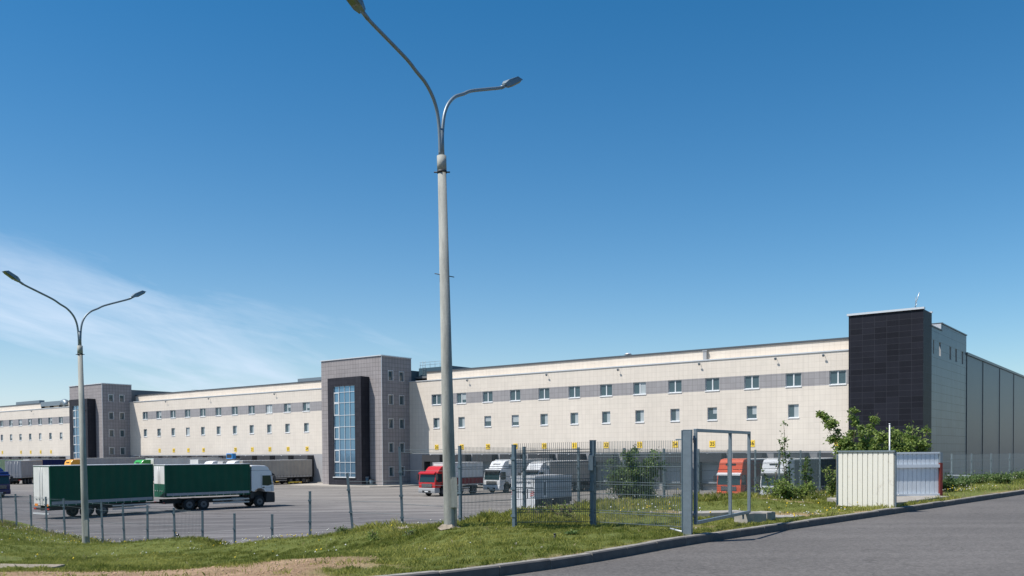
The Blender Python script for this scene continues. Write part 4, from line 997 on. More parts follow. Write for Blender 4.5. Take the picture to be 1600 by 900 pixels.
# left boundary fence, low down the bank
fl_ = empty('boundary_fence', (FL[9][0], FL[9][1], FL[9][2]), 0, 'low wire fence running down the bank along the yard on the left', 'fence', 'wire boundary fences')
tops = {0: 5.03, 1: 5.05, 2: 4.35, 3: 3.82, 4: 3.05}
FLw = [(-1.15,20.9)] + [(at(px, 800, 1.52*18400/(px+613)).x, 1.52*18400/(px+613)) for px in (629, 553, 484, 425, 366, 316, 273, 230, 194, 160, 130, 101, 73, 49, 26, 3, -19, -40)]
base_ = Vector(fl_.location)
for i, (x, y) in enumerate(FLw):
    if i == 0: continue
    g = gz(x, y); z1 = tops.get(i, 3.0)
    z1 = z1+random.uniform(-.02, .02); lean = random.uniform(-.03, .01)
    if i == 2: lean = -.085
    o = post(fl_, x-base_.x, y-base_.y, g-.1-base_.z, z1-base_.z, .06, leanx=lean)
def rel(p, b): return (p[0]-b.x, p[1]-b.y)
for i in range(6, len(FLw)-1):
    a, b2 = FLw[i], FLw[i+1]
    mesh_panel(fl_, rel(a, base_), rel(b2, base_), (gz(*a)-.02-base_.z, gz(*b2)-.02-base_.z), 2.94-base_.z, step=.1, wire=.006, horiz=[.1, .55, 1.0, 1.45, 2.94-gz(*a)+.02-.03])
for i in (1, 0):
    a, b2 = FLw[i+1], FLw[i]
    m1 = MB()
    for z in ((2.95, 3.25, 3.7, 3.78) if i == 1 else (3.25, 3.6, 4.1, 4.45, 4.9, 4.96)):
        zz = z; m1.tube([(a[0]-base_.x+(-.14 if i == 1 else 0), a[1]-base_.y, zz-base_.z+(0 if i == 0 else .35)), (b2[0]-base_.x, b2[1]-base_.y, zz+(.0 if i == 0 else .4)-base_.z)], .005, 4, smooth=False)
    m1.build('tension_wire', M_WIRE, fl_)
# rear fence of full mesh panels
FRw = [(-1.2+1.515*k, 20.7+1.99*k) for k in range(0, 11)]
fr = empty('boundary_fence', (FRw[5][0], FRw[5][1], gz(*FRw[5])), 0, 'grey mesh panel fence running back behind the open gate towards the trucks', 'fence', 'wire boundary fences'); b0 = Vector(fr.location)
for k, (x, y) in enumerate(FRw):
    z1 = 5.03-.02*k; post(fr, x-b0.x, y-b0.y, gz(x, y)-.1-b0.z, z1-b0.z, .06, m=M_GALV if k > 1 else None)
for k in range(0, 10):
    a, b2 = FRw[k], FRw[k+1]; mesh_panel(fr, rel(a, b0), rel(b2, b0), (3.1-.02*k-b0.z, 3.08-.02*k-b0.z), (4.98-.02*k-b0.z, 4.96-.02*k-b0.z), step=.05, wire=.0085)
# a last stretch turns behind the metal sheets
extra = [FRw[10], (16.2, 41.4), (18.4, 41.2)]
for i in (1, 2):
    a, b2 = extra[i-1], extra[i]; post(fr, b2[0]-b0.x, b2[1]-b0.y, gz(*b2)-.1-b0.z, 4.75-b0.z, .06, m=M_GALV)
    mesh_panel(fr, rel(a, b0), rel(b2, b0), 2.85-b0.z, 4.72-b0.z, step=.05, wire=.004)
FQ = [(20.1+1.733*k, 41.0+1.53*k) for k in range(0, 9)]
FQ = [(at(px, 740, Y_).x, Y_) for px, Y_ in ((1487, 41), (1518, 42.9), (1548.5, 44.8), (1577.5, 46.7), (1605, 48.6), (1631, 50.5), (1655, 52.4), (1678, 54.3))]
fq = empty('boundary_fence', (FQ[3][0], FQ[3][1], gz(*FQ[3])), 0, 'pale mesh fence in front of the dark steel hall at the right', 'fence', 'wire boundary fences'); b1 = Vector(fq.location)
for k, (x, y) in enumerate(FQ): post(fq, x-b1.x, y-b1.y, gz(x, y)-.2-b1.z, 4.64-.01*k-b1.z, .065, m=M_GALV)
FQ2 = [(18.4, 41.2)]+FQ
for k in range(len(FQ2)-1):
    a, b2 = FQ2[k], FQ2[k+1]; mesh_panel(fq, rel(a, b1), rel(b2, b1), 3.15-b1.z, 4.6-b1.z, step=.05, wire=.005, horiz=[.0, .3, .34, .75, .79, 1.15, 1.19, 1.44], spikes=.0, m=M_GALV)
# pale pipe rail behind it
pr = empty('pipe_rail', (21.5, 45.5, 2.6), 0, 'low pale pipe rail on short posts behind the right hand fence', 'railing')
m1 = MB(); A = at(1484, 743, 45); B = at(1640, 746, 55); m1.tube([A-Vector(pr.location), B-Vector(pr.location)], .035, 8); m1.build('rail', M_COPE, pr)
for f_, w in ((0.0, .1), (.14, .12), (.46, .07), (.7, .04), (.9, .04)):
    p = A+(B-A)*f_-Vector(pr.location); m1 = MB(); m1.box((p.x-w, p.y-.05, p.z-1.2), (p.x+w, p.y+.05, p.z+.04)); m1.build('post', M_COPE, pr)

# front mesh fence either side of the gate opening
P1 = at(804, 829, 18.0); P2 = at(927, 822, 19.0); P3 = at(1066, 830, 16.75); PG = at(1075, 835, 16.5)
ff = empty('mesh_fence', (P2.x, P2.y, gz(P2.x, P2.y)), 0, 'two bent wire mesh panels on dark posts between the tall lamp and the gate post', 'fence', 'wire boundary fences'); b2_ = Vector(ff.location)
for p_, zt, w in ((P1, 5.03, .07), (P2, 5.12, .1)):
    post(ff, p_.x-b2_.x, p_.y-b2_.y, gz(p_.x, p_.y)-.15-b2_.z, zt-b2_.z, w)
q1 = at(815, 800, 18.6)
mesh_panel(ff, rel(P1, b2_), rel(P2, b2_), (3.46-b2_.z, 3.38-b2_.z), (5.02-b2_.z, 5.06-b2_.z), step=.05, wire=.0085)
mesh_panel(ff, rel(P2, b2_), rel(P3, b2_), (3.38-b2_.z, 3.45-b2_.z), (5.06-b2_.z, 5.05-b2_.z), step=.05, wire=.0085)
m1 = MB(); m1.box((-.06, -.07, 1.18), (.03, .03, 1.5)); lk = m1.build('lock_box', M_GALV, ff); lk.location = (-.04, -.06, 0)
# gate post and open leaf
gp = empty('swing_gate', (PG.x, PG.y, gz(PG.x, PG.y)), 0, 'open grey steel frame gate leaf hung from a thick square post beside the kerb', 'gate'); g0 = Vector(gp.location)
zt = 5.27-g0.z
m1 = MB(); m1.box((-.075, -.075, -.1), (.075, .075, zt)); m1.box((-.08, -.08, zt), (.08, .08, zt+.01)); gpo = m1.build('gate_post', M_GALV, gp, bevel=.006); gpo.rotation_euler = (0, 0, R(-22))
m1 = MB(); m1.box((-.115, -.03, .05), (-.075, .03, zt-.0)); m1.build('fence_post', M_PAINTG, gp)
A0 = at(1086, 744, 16.62); B0 = at(1171, 744, 19.5)
dx, dy = B0.x-A0.x, B0.y-A0.y; Lg = math.hypot(dx, dy)
lf = MB(); lw = .03
Mx = Matrix.Translation(Vector((A0.x-g0.x, A0.y-g0.y, 0))) @ Matrix.Rotation(math.atan2(dy, dx), 4, 'Z'); lf.M = Mx
zb, ztp = 3.58-g0.z, 5.24-g0.z
for x in (0, Lg*.60, Lg-.06): lf.box((x, -lw, zb), (x+.06, lw, ztp))
lf.box((0, -lw, ztp), (Lg, lw, ztp+.06)); lf.box((0, -lw, zb-.06), (Lg, lw, zb))
lo_ = lf.build('gate_leaf', M_GALV, gp, bevel=.004)
h_ = MB(); h_.M = Mx
for z in (zb+.12, ztp-.15): h_.tube([(-.04, 0, z-.05), (-.04, 0, z+.08)], .022, 8); h_.box((-.08, -.012, z), (.0, .012, z+.03))
h_.box((Lg*.86, -.015, zb-.16), (Lg*.86+.04, .015, zb-.06)); h_.build('hinge', M_PAINTG, lo_)
# thin side rail
m1 = MB(); m1.tube([at(1056, 687, 16.7)-g0, at(1070, 686, 16.55)-g0], .014, 6); m1.build('latch_bar', M_GALV, gp)

# ------------------------------------------------------------------ metal sheet enclosure
def sheet_mesh(mb, w, h, pitch=.145, depth=.022, y=0., x0=0., z0=0.):
    """box-profile sheet in x-z, proud ribs towards -y"""
    prof = []; x = 0
    while x < w-1e-6:
        for dx, dy in ((0, 0), (pitch*.80, 0), (pitch*.84, depth), (pitch*.96, depth), (pitch, 0)):
            prof.append((min(x+dx, w), y+dy))
        x += pitch
    P = [prof[0]]
    for p in prof[1:]:
        if p[0] > P[-1][0]+1e-5: P.append(p)
    n = len(P); t_ = .004
    vs = [(x0+a, b, z0) for a, b in P]+[(x0+a, b, z0+h) for a, b in P]+[(x0+a, b+t_, z0) for a, b in P]+[(x0+a, b+t_, z0+h) for a, b in P]
    fs = [(i, i+1, n+i+1, n+i) for i in range(n-1)]+[(2*n+i+1, 2*n+i, 3*n+i, 3*n+i+1) for i in range(n-1)]+[(n+i, n+i+1, 3*n+i+1, 3*n+i) for i in range(n-1)]
    mb.add(vs, fs)
def sheet_build(t, b):
    tcn = N(t, 'ShaderNodeTexCoord'); n = N(t, 'ShaderNodeTexNoise', i_Scale=2.2, i_Detail=7., i_Roughness=.7); t.links.new(tcn.outputs['Object'], n.inputs['Vector'])
    cr_ = N(t, 'ShaderNodeValToRGB'); e = cr_.color_ramp.elements; e[0].position = .27; e[0].color = (.36, .31, .25, 1); e[1].position = .42; e[1].color = (.66, .64, .57, 1)
    t.links.new(n.outputs['Fac'], cr_.inputs[0]); t.links.new(cr_.outputs[0], b.inputs['Base Color'])
    bp_ = N(t, 'ShaderNodeBump', i_Strength=.15, i_Distance=.02); t.links.new(n.outputs['Fac'], bp_.inputs['Height']); t.links.new(bp_.outputs[0], b.inputs['Normal'])
M_SHEET = mat('weathered cream sheet', (.5, .49, .44), .5, build=sheet_build); M_SHEETB = mat('white sheet inside', (.6, .64, .68), .5, noise=.08, nscale=2)
M_REDP = mat('rusty red paint', (.14, .02, .016), .65, noise=.25, nscale=8)
EA = at(1310, 790, 25.0); EB = at(1397, 790, 23.8); EC = at(1468, 777, 28.3)
en = empty('bin_enclosure', (EB.x, EB.y, gz(EB.x, EB.y)), 0, 'open fronted enclosure of corrugated cream metal sheets beside the kerb', 'enclosure'); e0 = Vector(en.location)
def add_sheet(A, B, zlo, zhi, m, name, parent=en):
    d = B-A; L = math.hypot(d.x, d.y); s_ = MB(); s_.M = Matrix.Translation(Vector((A.x-e0.x, A.y-e0.y, 0))) @ Matrix.Rotation(math.atan2(d.y, d.x), 4, 'Z')
    sheet_mesh(s_, L, zhi-zlo, z0=zlo-e0.z); o = s_.build(name, m, parent); return o, s_.M, L
s1, M1, L1 = add_sheet(EA, EB, 3.32, 4.82, M_SHEET, 'front_sheet')
c = MB(); c.M = M1; c.box((-.02, -.03, 4.82-e0.z), (L1+.02, .04, 4.86-e0.z)); c.box((L1-.02, .03, 3.3-e0.z), (L1+.03, .08, 4.82-e0.z)); c.box((-.01, .03, 3.3-e0.z), (.04, .08, 4.82-e0.z)); c.box((.04, .03, 3.7-e0.z), (L1-.02, .06, 3.78-e0.z)); c.build('frame', M_GALV, en)
ED = Vector((10.75, 28.1, 0))
s2, M2, L2 = add_sheet(ED, EC, 3.3, 4.74, M_SHEETB, 'back_sheet')
c = MB(); c.M = M2
for z in (3.38, 4.3): c.box((0, -.07, z-e0.z), (L2-.03, -.008, z+.1-e0.z))
c.box((0, -.03, 4.74-e0.z), (L2, .04, 4.79-e0.z)); c.build('cross_rail', M_SHEETB, en)
c = MB(); c.M = M2; c.box((L2-.03, -.09, 3.25-e0.z), (L2+.05, .05, 4.45-e0.z)); c.build('corner_post', M_REDP, en)
c = MB(); c.M = M2; c.box((L2-.03, -.09, 4.45-e0.z), (L2+.05, .05, 4.78-e0.z)); c.build('post_top', M_GALV, en)
s3, M3, L3 = add_sheet(EA+Vector((-.02, .1, 0)), ED, 3.3, 4.76, M_SHEET, 'side_sheet')
# slab it stands on
sl = empty('concrete_slab', ((EB.x+EC.x)/2, (EB.y+EC.y)/2, 3.3), 0, 'broken edged concrete slab under the metal sheet enclosure', 'concrete slab', 'concrete slabs lying by the kerb')
c = MB(); r0 = random.Random(8); pts = []
A, B, C_, D_ = EB+Vector((-.1, .25, 0)), EC+Vector((.15, -.45, 0)), EC+Vector((-.2, .1, 0)), EA+Vector((.4, 2.2, 0))
rim = []
for a, b_ in ((A, B), (B, C_), (C_, D_), (D_, A)):
    for k in range(7): p = a+(b_-a)*(k/7); rim.append((p.x-sl.location.x+r0.uniform(-.06, .06), p.y-sl.location.y+r0.uniform(-.06, .06)))
n = len(rim); c.add([(x, y, -.15) for x, y in rim]+[(x, y, .1+r0.uniform(-.012, .012)) for x, y in rim], [(i, (i+1) % n, n+(i+1) % n, n+i) for i in range(n)]+[tuple(range(n, 2*n))])
c.build('slab', M_CONC, sl); sl.location.z = 3.32
def block(p, w, d, h, rz, label, name='concrete_block', m=None):
    z = gz(p.x, p.y); c = MB(); n = 5; r0 = random.Random(int(p.x*100))
    vs = []
    ring = []
    for sx_, sy_ in ((-1, -1), (-.3, -1.04), (.4, -.97), (1, -1), (1.03, 0), (1, 1), (.2, 1.03), (-1, 1), (-.97, .1)): ring.append((sx_*w/2+r0.uniform(-.03, .03), sy_*d/2+r0.uniform(-.02, .02)))
    n = len(ring)
    c.add([(x, y, -.1) for x, y in ring]+[(x, y, h+r0.uniform(-.01, .01)) for x, y in ring], [(i, (i+1) % n, n+(i+1) % n, n+i) for i in range(n)]+[tuple(range(n, 2*n))])
    t = c.build(name, m or M_CONC, None, bevel=.012); t.location = (p.x, p.y, z); t.rotation_euler = (0, 0, rz); tag(t, label, 'concrete slab', 'concrete slabs lying by the kerb'); return t
block(at(1115, 803, 21.3), 1.5, .7, .14, R(8), 'long pale concrete slab seen through the gate leaf')
block(at(1172, 812, 19.6), .5, .5, .22, R(15), 'chunky concrete block under the far end of the gate leaf')
block(at(1193, 812, 20.2), .35, .4, .2, R(40), 'dark fronted concrete lump between gate leaf and road kerb')
block(at(1222, 803, 21.6), 1.0, .45, .12, R(20), 'flat concrete slab lying in the grass right of the gate leaf')
block(at(652, 824, 21.9), .95, .5, .1, R(25), 'low concrete block at the foot of the fence left of the tall lamp', m=MATS['mortar rubble'])
q = at(15, 888, 15.4); b_ = block(q, 1.7, .5, .05, R(-8), 'flat concrete strip in the grass at the lower left corner', m=MATS['mortar rubble'])
# black bag by the fence, plastic pipe, peg, thin mast
q = at(277, 851, 32.2); t = empty('rubbish_bag', (q.x, q.y, gz(q.x, q.y)+.3), 0, 'black rubbish bag slumped behind the wire fence', 'rubbish bag')
bm = bmesh.new(); bmesh.ops.create_icosphere(bm, subdivisions=3, radius=.3)
for v in bm.verts:
    k = 1+.25*math.sin(v.co.x*14+v.co.y*9)+.15*math.sin(v.co.z*21+v.co.y*7); v.co.x *= 1.35*k; v.co.y *= k; v.co.z = v.co.z*k*.7+.1*max(0, .3-abs(v.co.x+.05))*3
me = bpy.data.meshes.new('bag'); bm.to_mesh(me); bm.free(); me.materials.append(mat('black plastic film', (.012, .012, .013), .3)); bo = bpy.data.objects.new('bag', me); col.objects.link(bo); bo.parent = t
c = MB(); c.tube([(.02, 0, .2), (.05, 0, .36), (.0, .02, .42)], [.05, .03, .07], 8); c.build('knot', MATS['black plastic film'], t)
c = MB(); A, B = at(1048, 824, 17.2), at(1068, 831, 16.6); A.z = gz(A.x, A.y)+.08; B.z = gz(B.x, B.y)+.05; c.tube([A-A, B-A], .018, 8); o = c.build('plastic_pipe', M_COPE); o.location = A; tag(o, 'short white plastic pipe lying at the foot of the gate post', 'pipe')
q = at(866, 846, 15.5); c = MB(); c.tube([(0, 0, -.05), (.01, 0, .1)], .016, 8); c.tube([(.01, 0, .1), (.01, 0, .115)], .024, 8); o = c.build('ground_peg', M_CHASSIS); o.location = (q.x, q.y, gz(q.x, q.y)); tag(o, 'small black peg sticking out of the mown grass', 'peg')
q = at(1390, 705, 31.0); q2 = at(1389, 663, 31.0); c = MB(); zz = gz(q.x, q.y); c.tube([(0, 0, -.1), (0, 0, q2.z-zz)], .025, 8); c.tube([(0, 0, q2.z-zz), (0, 0, q2.z-zz+.03)], .035, 8); o = c.build('thin_mast', M_COPE); o.location = (q.x, q.y, zz); tag(o, 'thin pale metal mast rising behind the metal sheets', 'mast')

# ------------------------------------------------------------------ things at and on the building
def bworld(x, y, z): return bld.matrix_basis @ Vector((x, y, z))
bpy.context.view_layer.update()
BM = Matrix.Translation(O) @ Matrix.Rotation(BROT, 4, 'Z')
def bw(x, y, z): return BM @ Vector((x, y, z))
# pavement in front of the middle tower with a kerb
c = MB(); pts = [(sx(110), -2), (sx(110), -9.2), (sx(106), -10.2), (sx(97), -10.2), (sx(92.5), -9.4), (sx(90.5), -7.5), (sx(90), -2)]
pp = [bw(x, y, 0) for x, y in pts]; n = len(pp)
c.add([(p.x, p.y, 0) for p in pp]+[(p.x, p.y, .15) for p in pp], [(i, (i+1) % n, n+(i+1) % n, n+i) for i in range(n)]+[tuple(range(n, 2*n))]); tag(c.build('pavement', mat('pale paving', (.36, .33, .29), .85, noise=.1, nscale=1.5)), kind='structure')
c = MB(); pts = [(sx(188), -2), (sx(187), -9), (sx(170), -9), (sx(168), -2)]
# waste bins beside the portal
for k, (dx_, lab) in enumerate(((1.0, 'taller dark grey waste bin beside the stair tower portal'), (.25, 'lower round waste bin beside the stair tower portal'))):
    p = bw(sx(93.6+2.2)-dx_*.0-(.35 if k == 0 else -.55), -6.4, .15); t = empty('waste_bin', p, BROT, lab, 'waste bin', 'waste bins beside the portal')
    hh = 1.15 if k == 0 else .8
    c = MB(); c.tube([(0, 0, 0), (0, 0, hh)], [.22, .3], 16); c.build('bin_body', M_PAINTG, t); c = MB(); c.tube([(0, 0, hh), (0, 0, hh+.08)], [.34, .3], 16); c.build('lid', M_LGREY if k == 0 else M_CHASSIS, t)
# entrance door group at the tower side
en_ = MB(); x0 = sx(93.55)
for (a, b_) in ((1.2, 2.2), (2.5, 3.5)):
    q = MB(); q.box((sx(92.4)+a-1.0, .86, .25), (sx(92.4)+b_-1.0, .99, 2.5)); q.build('entrance_door', M_CURT, bld)
q = MB(); q.box((x0, -1.2, 0), (sx(90.6), .98, .25)); q.build('door_step', M_CONC, bld)
q = MB(); q.box((sx(90.55), .4, .2), (sx(90.45), 1.0, 4.7)); q.box((x0, .55, 2.9), (sx(90.55), 1.0, 3.05)); q.build('door_canopy', M_COPED, bld)
# yellow wheel guides by the docks
gset = None
for s in (113.9, 118.6, 123.3):
    if gset is None:
        gset = empty('wheel_guide', (0, 0, 0), 0, None, 'wheel guide', 'yellow wheel guides on the yard at the docks')
        c = MB(); c.tube([(-1.3, 0, .3), (1.3, 0, .3)], .09, 10); c.build('guide_rail', M_YELLOW, gset)
        for x in (-1.2, 1.2): c = MB(); c.tube([(x, 0, 0), (x, 0, .3)], .09, 10); c.build('guide_leg', M_YELLOW, gset)
        o = gset
    else: o = copy_tree(gset)
    p = bp(s, 92.5); o.location = p; o.rotation_euler = (0, 0, HD+R(90)+R(90)); o['label'] = {113.9: 'yellow tubular wheel guide nearest the middle stair tower', 118.6: 'yellow tubular wheel guide below the nose of the beige trailer', 123.3: 'yellow tubular wheel guide just left of the beige trailer'}[s]
# rooftop
def duct(p, rz, L, label, elbow=True):
    t = empty('rooftop_duct', p, rz, label, 'duct', 'rooftop ducts')
    c = MB(); c.box((-L/2, -.6, .5), (L/2, .6, 1.5)); c.build('duct_run', M_GALV, t, bevel=.03)
    c = MB()
    for x in (-L/2+.4, 0, L/2-.4): c.box((x-.05, -.65, 0), (x+.05, .65, .5))
    c.build('duct_support', M_CHASSIS, t)
    if elbow:
        c = MB(); pts = [(L/2, 0, 1.0)]+[(L/2+.9+1.0*math.sin(a), 0, .2+1.0*math.cos(a)) for a in (0, .5, 1.0, 1.5)]; c.tube(pts, .7, 14); c.build('duct_elbow', M_GALV, t)
    return t
duct(bw(sx(206), 1.2, 15.5), BROT, 9.0, 'silver air duct with a bent end on the far left roof')
duct(bw(sx(222), 3.5, 16.3), BROT, 12.0, 'long dark edged duct on the far left roof', False)
duct(bw(sx(119.5), 4.5, 16.3), BROT, 9.0, 'low dark duct on the roof left of the middle stair tower', False)
t = empty('roof_vent', bw(sx(46.3), 1.15, 15.45), BROT, 'small pale vent stack standing before the parapet of the right wing', 'roof vent')
c = MB(); c.box((-.22, -.2, 0), (.22, .1, 1.15)); c.build('stack', M_DREVEAL, t); c = MB(); c.box((-.3, -.25, 1.15), (.3, .12, 1.27)); c.build('cowl', M_DREVEAL, t)
t = empty('roof_vent', bw(sx(57.4), 2.2, 16.3), BROT, 'low round roof vent on the right wing above the middle of the fence', 'roof vent'); c = MB(); c.tube([(0, 0, 0), (0, 0, .8)], .25, 12); c.build('stack', M_COPE, t); c = MB(); c.tube([(0, 0, .8), (0, 0, 1.0)], [.5, .3], 12); c.build('cowl', M_COPE, t)
# roof railings on the low block right of the middle tower
t = empty('roof_railing', bw(sx(93.6)+.3, 6.2, 17.2), BROT, 'thin steel railing and ladder on the roof behind the middle stair tower', 'railing')
def railing(t, L, nposts):
    c = MB()
    for z in (.55, 1.1): c.tube([(0, 0, z), (0, L, z)], .025, 6)
    c.build('handrail', M_GALV, t)
    for k in range(nposts): c = MB(); c.tube([(0, L*k/(nposts-1), 0), (0, L*k/(nposts-1), 1.1)], .025, 6); c.build('railing_post', M_GALV, t)
rb_ = MB(); rb_.box((.0, -4.4, -1.0), (6.6, 2.0, 0.35)); rb_.build('plant_deck', M_ROOFB, t)
c = MB()
for x in (.9, 1.4): c.tube([(x, -4.5, -1.0), (x, -4.5, 1.4)], .03, 6)
for k in range(7): c.tube([(.9, -4.5, -.9+k*.33), (1.4, -4.5, -.9+k*.33)], .02, 6)
c.tube([(.1, -4.3, .8), (6.4, -4.3, .8)], .025, 6); c.tube([(.1, -4.3, 1.2), (6.4, -4.3, 1.2)], .025, 6)
for k in range(7): c.tube([(.2+k, -4.3, .34), (.2+k, -4.3, 1.25)], .025, 6)
c.build('ladder', M_GALV, t)
t = empty('roof_railing', bw(sx(171.5)+.2, 14, 17.6), BROT, 'thin railing on the roof edge behind the left stair tower', 'railing'); railing(t, 6.0, 6)
# antenna on the black tower
t = empty('roof_antenna', bw(sx(22.6), -.4, 18.95), BROT, 'small tilted antenna on the corner of the black end tower', 'antenna')
c = MB(); c.tube([(0, 0, 0), (0, 0, 1.3)], .03, 6); c.build('mast', M_GALV, t); c = MB(); c.tube([(0, 0, .6), (.35, 0, 1.7)], .04, 6); c.tube([(-.1, 0, .3), (.15, 0, .6)], .03, 6); c.build('aerial', M_COPE, t)

# ------------------------------------------------------------------ plants
def leaf_mat(name, c1, c2, trans=.35):
    def build(t, b):
        a = N(t, 'ShaderNodeAttribute', attribute_name='rnd'); cr_ = N(t, 'ShaderNodeValToRGB'); e = cr_.color_ramp.elements
        e[0].color = (*c1, 1); e[1].color = (*c2, 1); t.links.new(a.outputs['Fac'], cr_.inputs[0]); t.links.new(cr_.outputs[0], b.inputs['Base Color'])
        tr = N(t, 'ShaderNodeBsdfTranslucent'); t.links.new(cr_.outputs[0], tr.inputs['Color']); mx = N(t, 'ShaderNodeMixShader'); mx.inputs[0].default_value = trans
        out = [n for n in t.nodes if n.type == 'OUTPUT_MATERIAL'][0]; t.links.new(b.outputs[0], mx.inputs[1]); t.links.new(tr.outputs[0], mx.inputs[2]); t.links.new(mx.outputs[0], out.inputs[0])
    return mat(name, c1, .5, spec=.35, build=build)
L_SHRUB = leaf_mat('shrub leaves', (.055, .11, .03), (.2, .28, .09), .4); L_BUSH = leaf_mat('bush leaves', (.075, .14, .028), (.3, .38, .1), .4)
M_BARK = mat('bark', (.13, .1, .075), .9, noise=.3, nscale=10)
def bulk_mesh(name, V, F, rnd, matr, n_per, parent=None, loc=None):
    me = bpy.data.meshes.new(name); nv = len(V); nf = len(F)
    me.vertices.add(nv); me.vertices.foreach_set('co', V.astype(np.float32).ravel())
    k = F.shape[1]; me.loops.add(nf*k); me.loops.foreach_set('vertex_index', F.astype(np.int32).ravel()); me.polygons.add(nf)
    me.polygons.foreach_set('loop_start', np.arange(0, nf*k, k, dtype=np.int32))
    try: me.polygons.foreach_set('loop_total', np.full(nf, k, dtype=np.int32))
    except Exception: pass
    a = me.attributes.new('rnd', 'FLOAT', 'FACE'); a.data.foreach_set('value', rnd.astype(np.float32)); me.materials.append(matr)
    me.update(calc_edges=True); me.validate(); o = bpy.data.objects.new(name, me); col.objects.link(o)
    if parent: o.parent = parent
    if loc is not None: o.location = loc
    return o
def leaves(P, size, r, aspect=.55):
    n = len(P); az_ = r.uniform(0, 2*np.pi, n); tl = r.uniform(-1.0, 1.0, n); a = np.stack([np.cos(az_)*np.cos(tl), np.sin(az_)*np.cos(tl), np.sin(tl)], 1)
    b = np.cross(a, r.normal(size=(n, 3))); b /= np.linalg.norm(b, axis=1)[:, None]; s = (size*r.uniform(.6, 1.25, n))[:, None]
    c1 = np.cross(a, b)
    V = np.stack([P-a*s*.5, P+b*s*aspect*.5+c1*s*.08, P+a*s*.5, P-b*s*aspect*.5+c1*s*.08], 1).reshape(-1, 3)
    F = np.arange(4*n).reshape(n, 4); return V, F
def shrub(px, Y_, hgt, wid, nst, nleaf, lsize, label, cat='shrub', seed=1, lm=None, group=None, bare=.15, name='shrub', spread=1., x=None):
    r = np.random.default_rng(seed); q = at(px, 760, Y_); px_, py_ = (q.x if x is None else x), Y_; z0 = gz(px_, py_)
    t = empty(name, (px_, py_, z0), 0, label, cat, group); st = MB(); pts = []
    for i in range(nst):
        an = r.uniform(0, 2*np.pi); hh = hgt*r.uniform(.55, 1.0) if i else hgt; ln = wid*.5*r.uniform(.2, 1.0)*spread if i else wid*.08
        p = Vector((0, 0, -.05)); path = [p.copy()]; d = Vector((math.cos(an)*ln/hh*.5, math.sin(an)*ln/hh*.5, 1))
        for k in range(6):
            d = d+Vector((math.cos(an)*ln/hh*.22+r.normal()*.07, math.sin(an)*ln/hh*.22+r.normal()*.07, 0)); p = p+d*(hh/6)/max(d.z, .6); p.z = min(p.z, hh); path.append(p.copy())
        st.tube(path, [.018*(1-.85*k/6)*(hgt/2.5)+.003 for k in range(7)], 5)
        for k in range(16):        # side twigs carrying leaf clumps
            f = r.uniform(bare, 1.0)*5.99; j = int(f); b0_ = path[j].lerp(path[j+1], f-j); a2 = r.uniform(0, 2*np.pi); tl = wid*.21*r.uniform(.4, 1.2)*(1.2-f/8.5)
            e_ = b0_+Vector((math.cos(a2)*tl, math.sin(a2)*tl, tl*r.uniform(.1, .8))); st.tube([b0_, b0_.lerp(e_, .5)+Vector((0, 0, .02)), e_], [.01, .007, .003], 4)
            m_ = int(nleaf*2.6/(nst*16)); u = r.uniform(.15, 1.05, m_)[:, None]; base = np.array(b0_)[None]*(1-u)+np.array(e_)[None]*u
            pts.append(base+r.normal(size=(m_, 3))*(tl*.3+.03)*np.array([1, 1, .8]))
    P = np.concatenate(pts); P[:, 2] = np.maximum(P[:, 2], .03)
    st.build('stem', M_BARK, t); V, F = leaves(P, lsize, r); cl_ = r.uniform(0, 1, len(P)); bulk_mesh('foliage', V, F, cl_, lm or L_SHRUB, 4, t)
    return t
shrub(1000, 26.6, 1.95, 1.45, 13, 3800, .085, 'rounded green shrub behind the wire mesh between fence and trucks', seed=3)
shrub(985, 26.2, .9, 2.0, 8, 2200, .08, 'low spreading green shrub at the foot of the rounded one', seed=13, bare=.05)
shrub(1232, 33.0, 2.9, .9, 3, 130, .11, 'tall sparse sapling rising above the fence right of the gate leaf', cat='sapling', seed=5, name='sapling', bare=.2)
shrub(1206, 33.6, 2.45, .5, 2, 45, .09, 'thin bare topped sapling just left of the tall sparse one', cat='sapling', seed=6, name='sapling', bare=.3)
shrub(1228, 32.4, .85, 2.0, 9, 1100, .095, 'low leafy bush around the foot of the sparse sapling', seed=7, lm=L_BUSH, bare=.05, cat='bush', name='bush')
shrub(1258, 33.2, 1.6, .7, 4, 200, .1, 'slim leafy shrub between the sapling and the metal sheets', seed=17)
shrub(1338, 33.0, 3.15, 1.4, 12, 6200, .115, 'taller left hand bush rising behind the cream metal sheets', seed=8, lm=L_BUSH, cat='bush', name='bush', group='bushes behind the metal sheets')
shrub(1380, 33.6, 2.45, 1.6, 11, 5200, .115, 'middle bush with flat top behind the cream metal sheets', seed=9, lm=L_BUSH, cat='bush', name='bush', group='bushes behind the metal sheets')
shrub(1418, 33.4, 2.5, 1.9, 13, 6200, .115, 'right hand bush reaching over the white back sheet', seed=10, lm=L_BUSH, cat='bush', name='bush', group='bushes behind the metal sheets')
shrub(1300, 33.4, 1.2, .8, 5, 250, .1, 'loose bush showing left of the cream metal sheets', seed=18, lm=L_BUSH, cat='bush', name='bush', group='bushes behind the metal sheets')
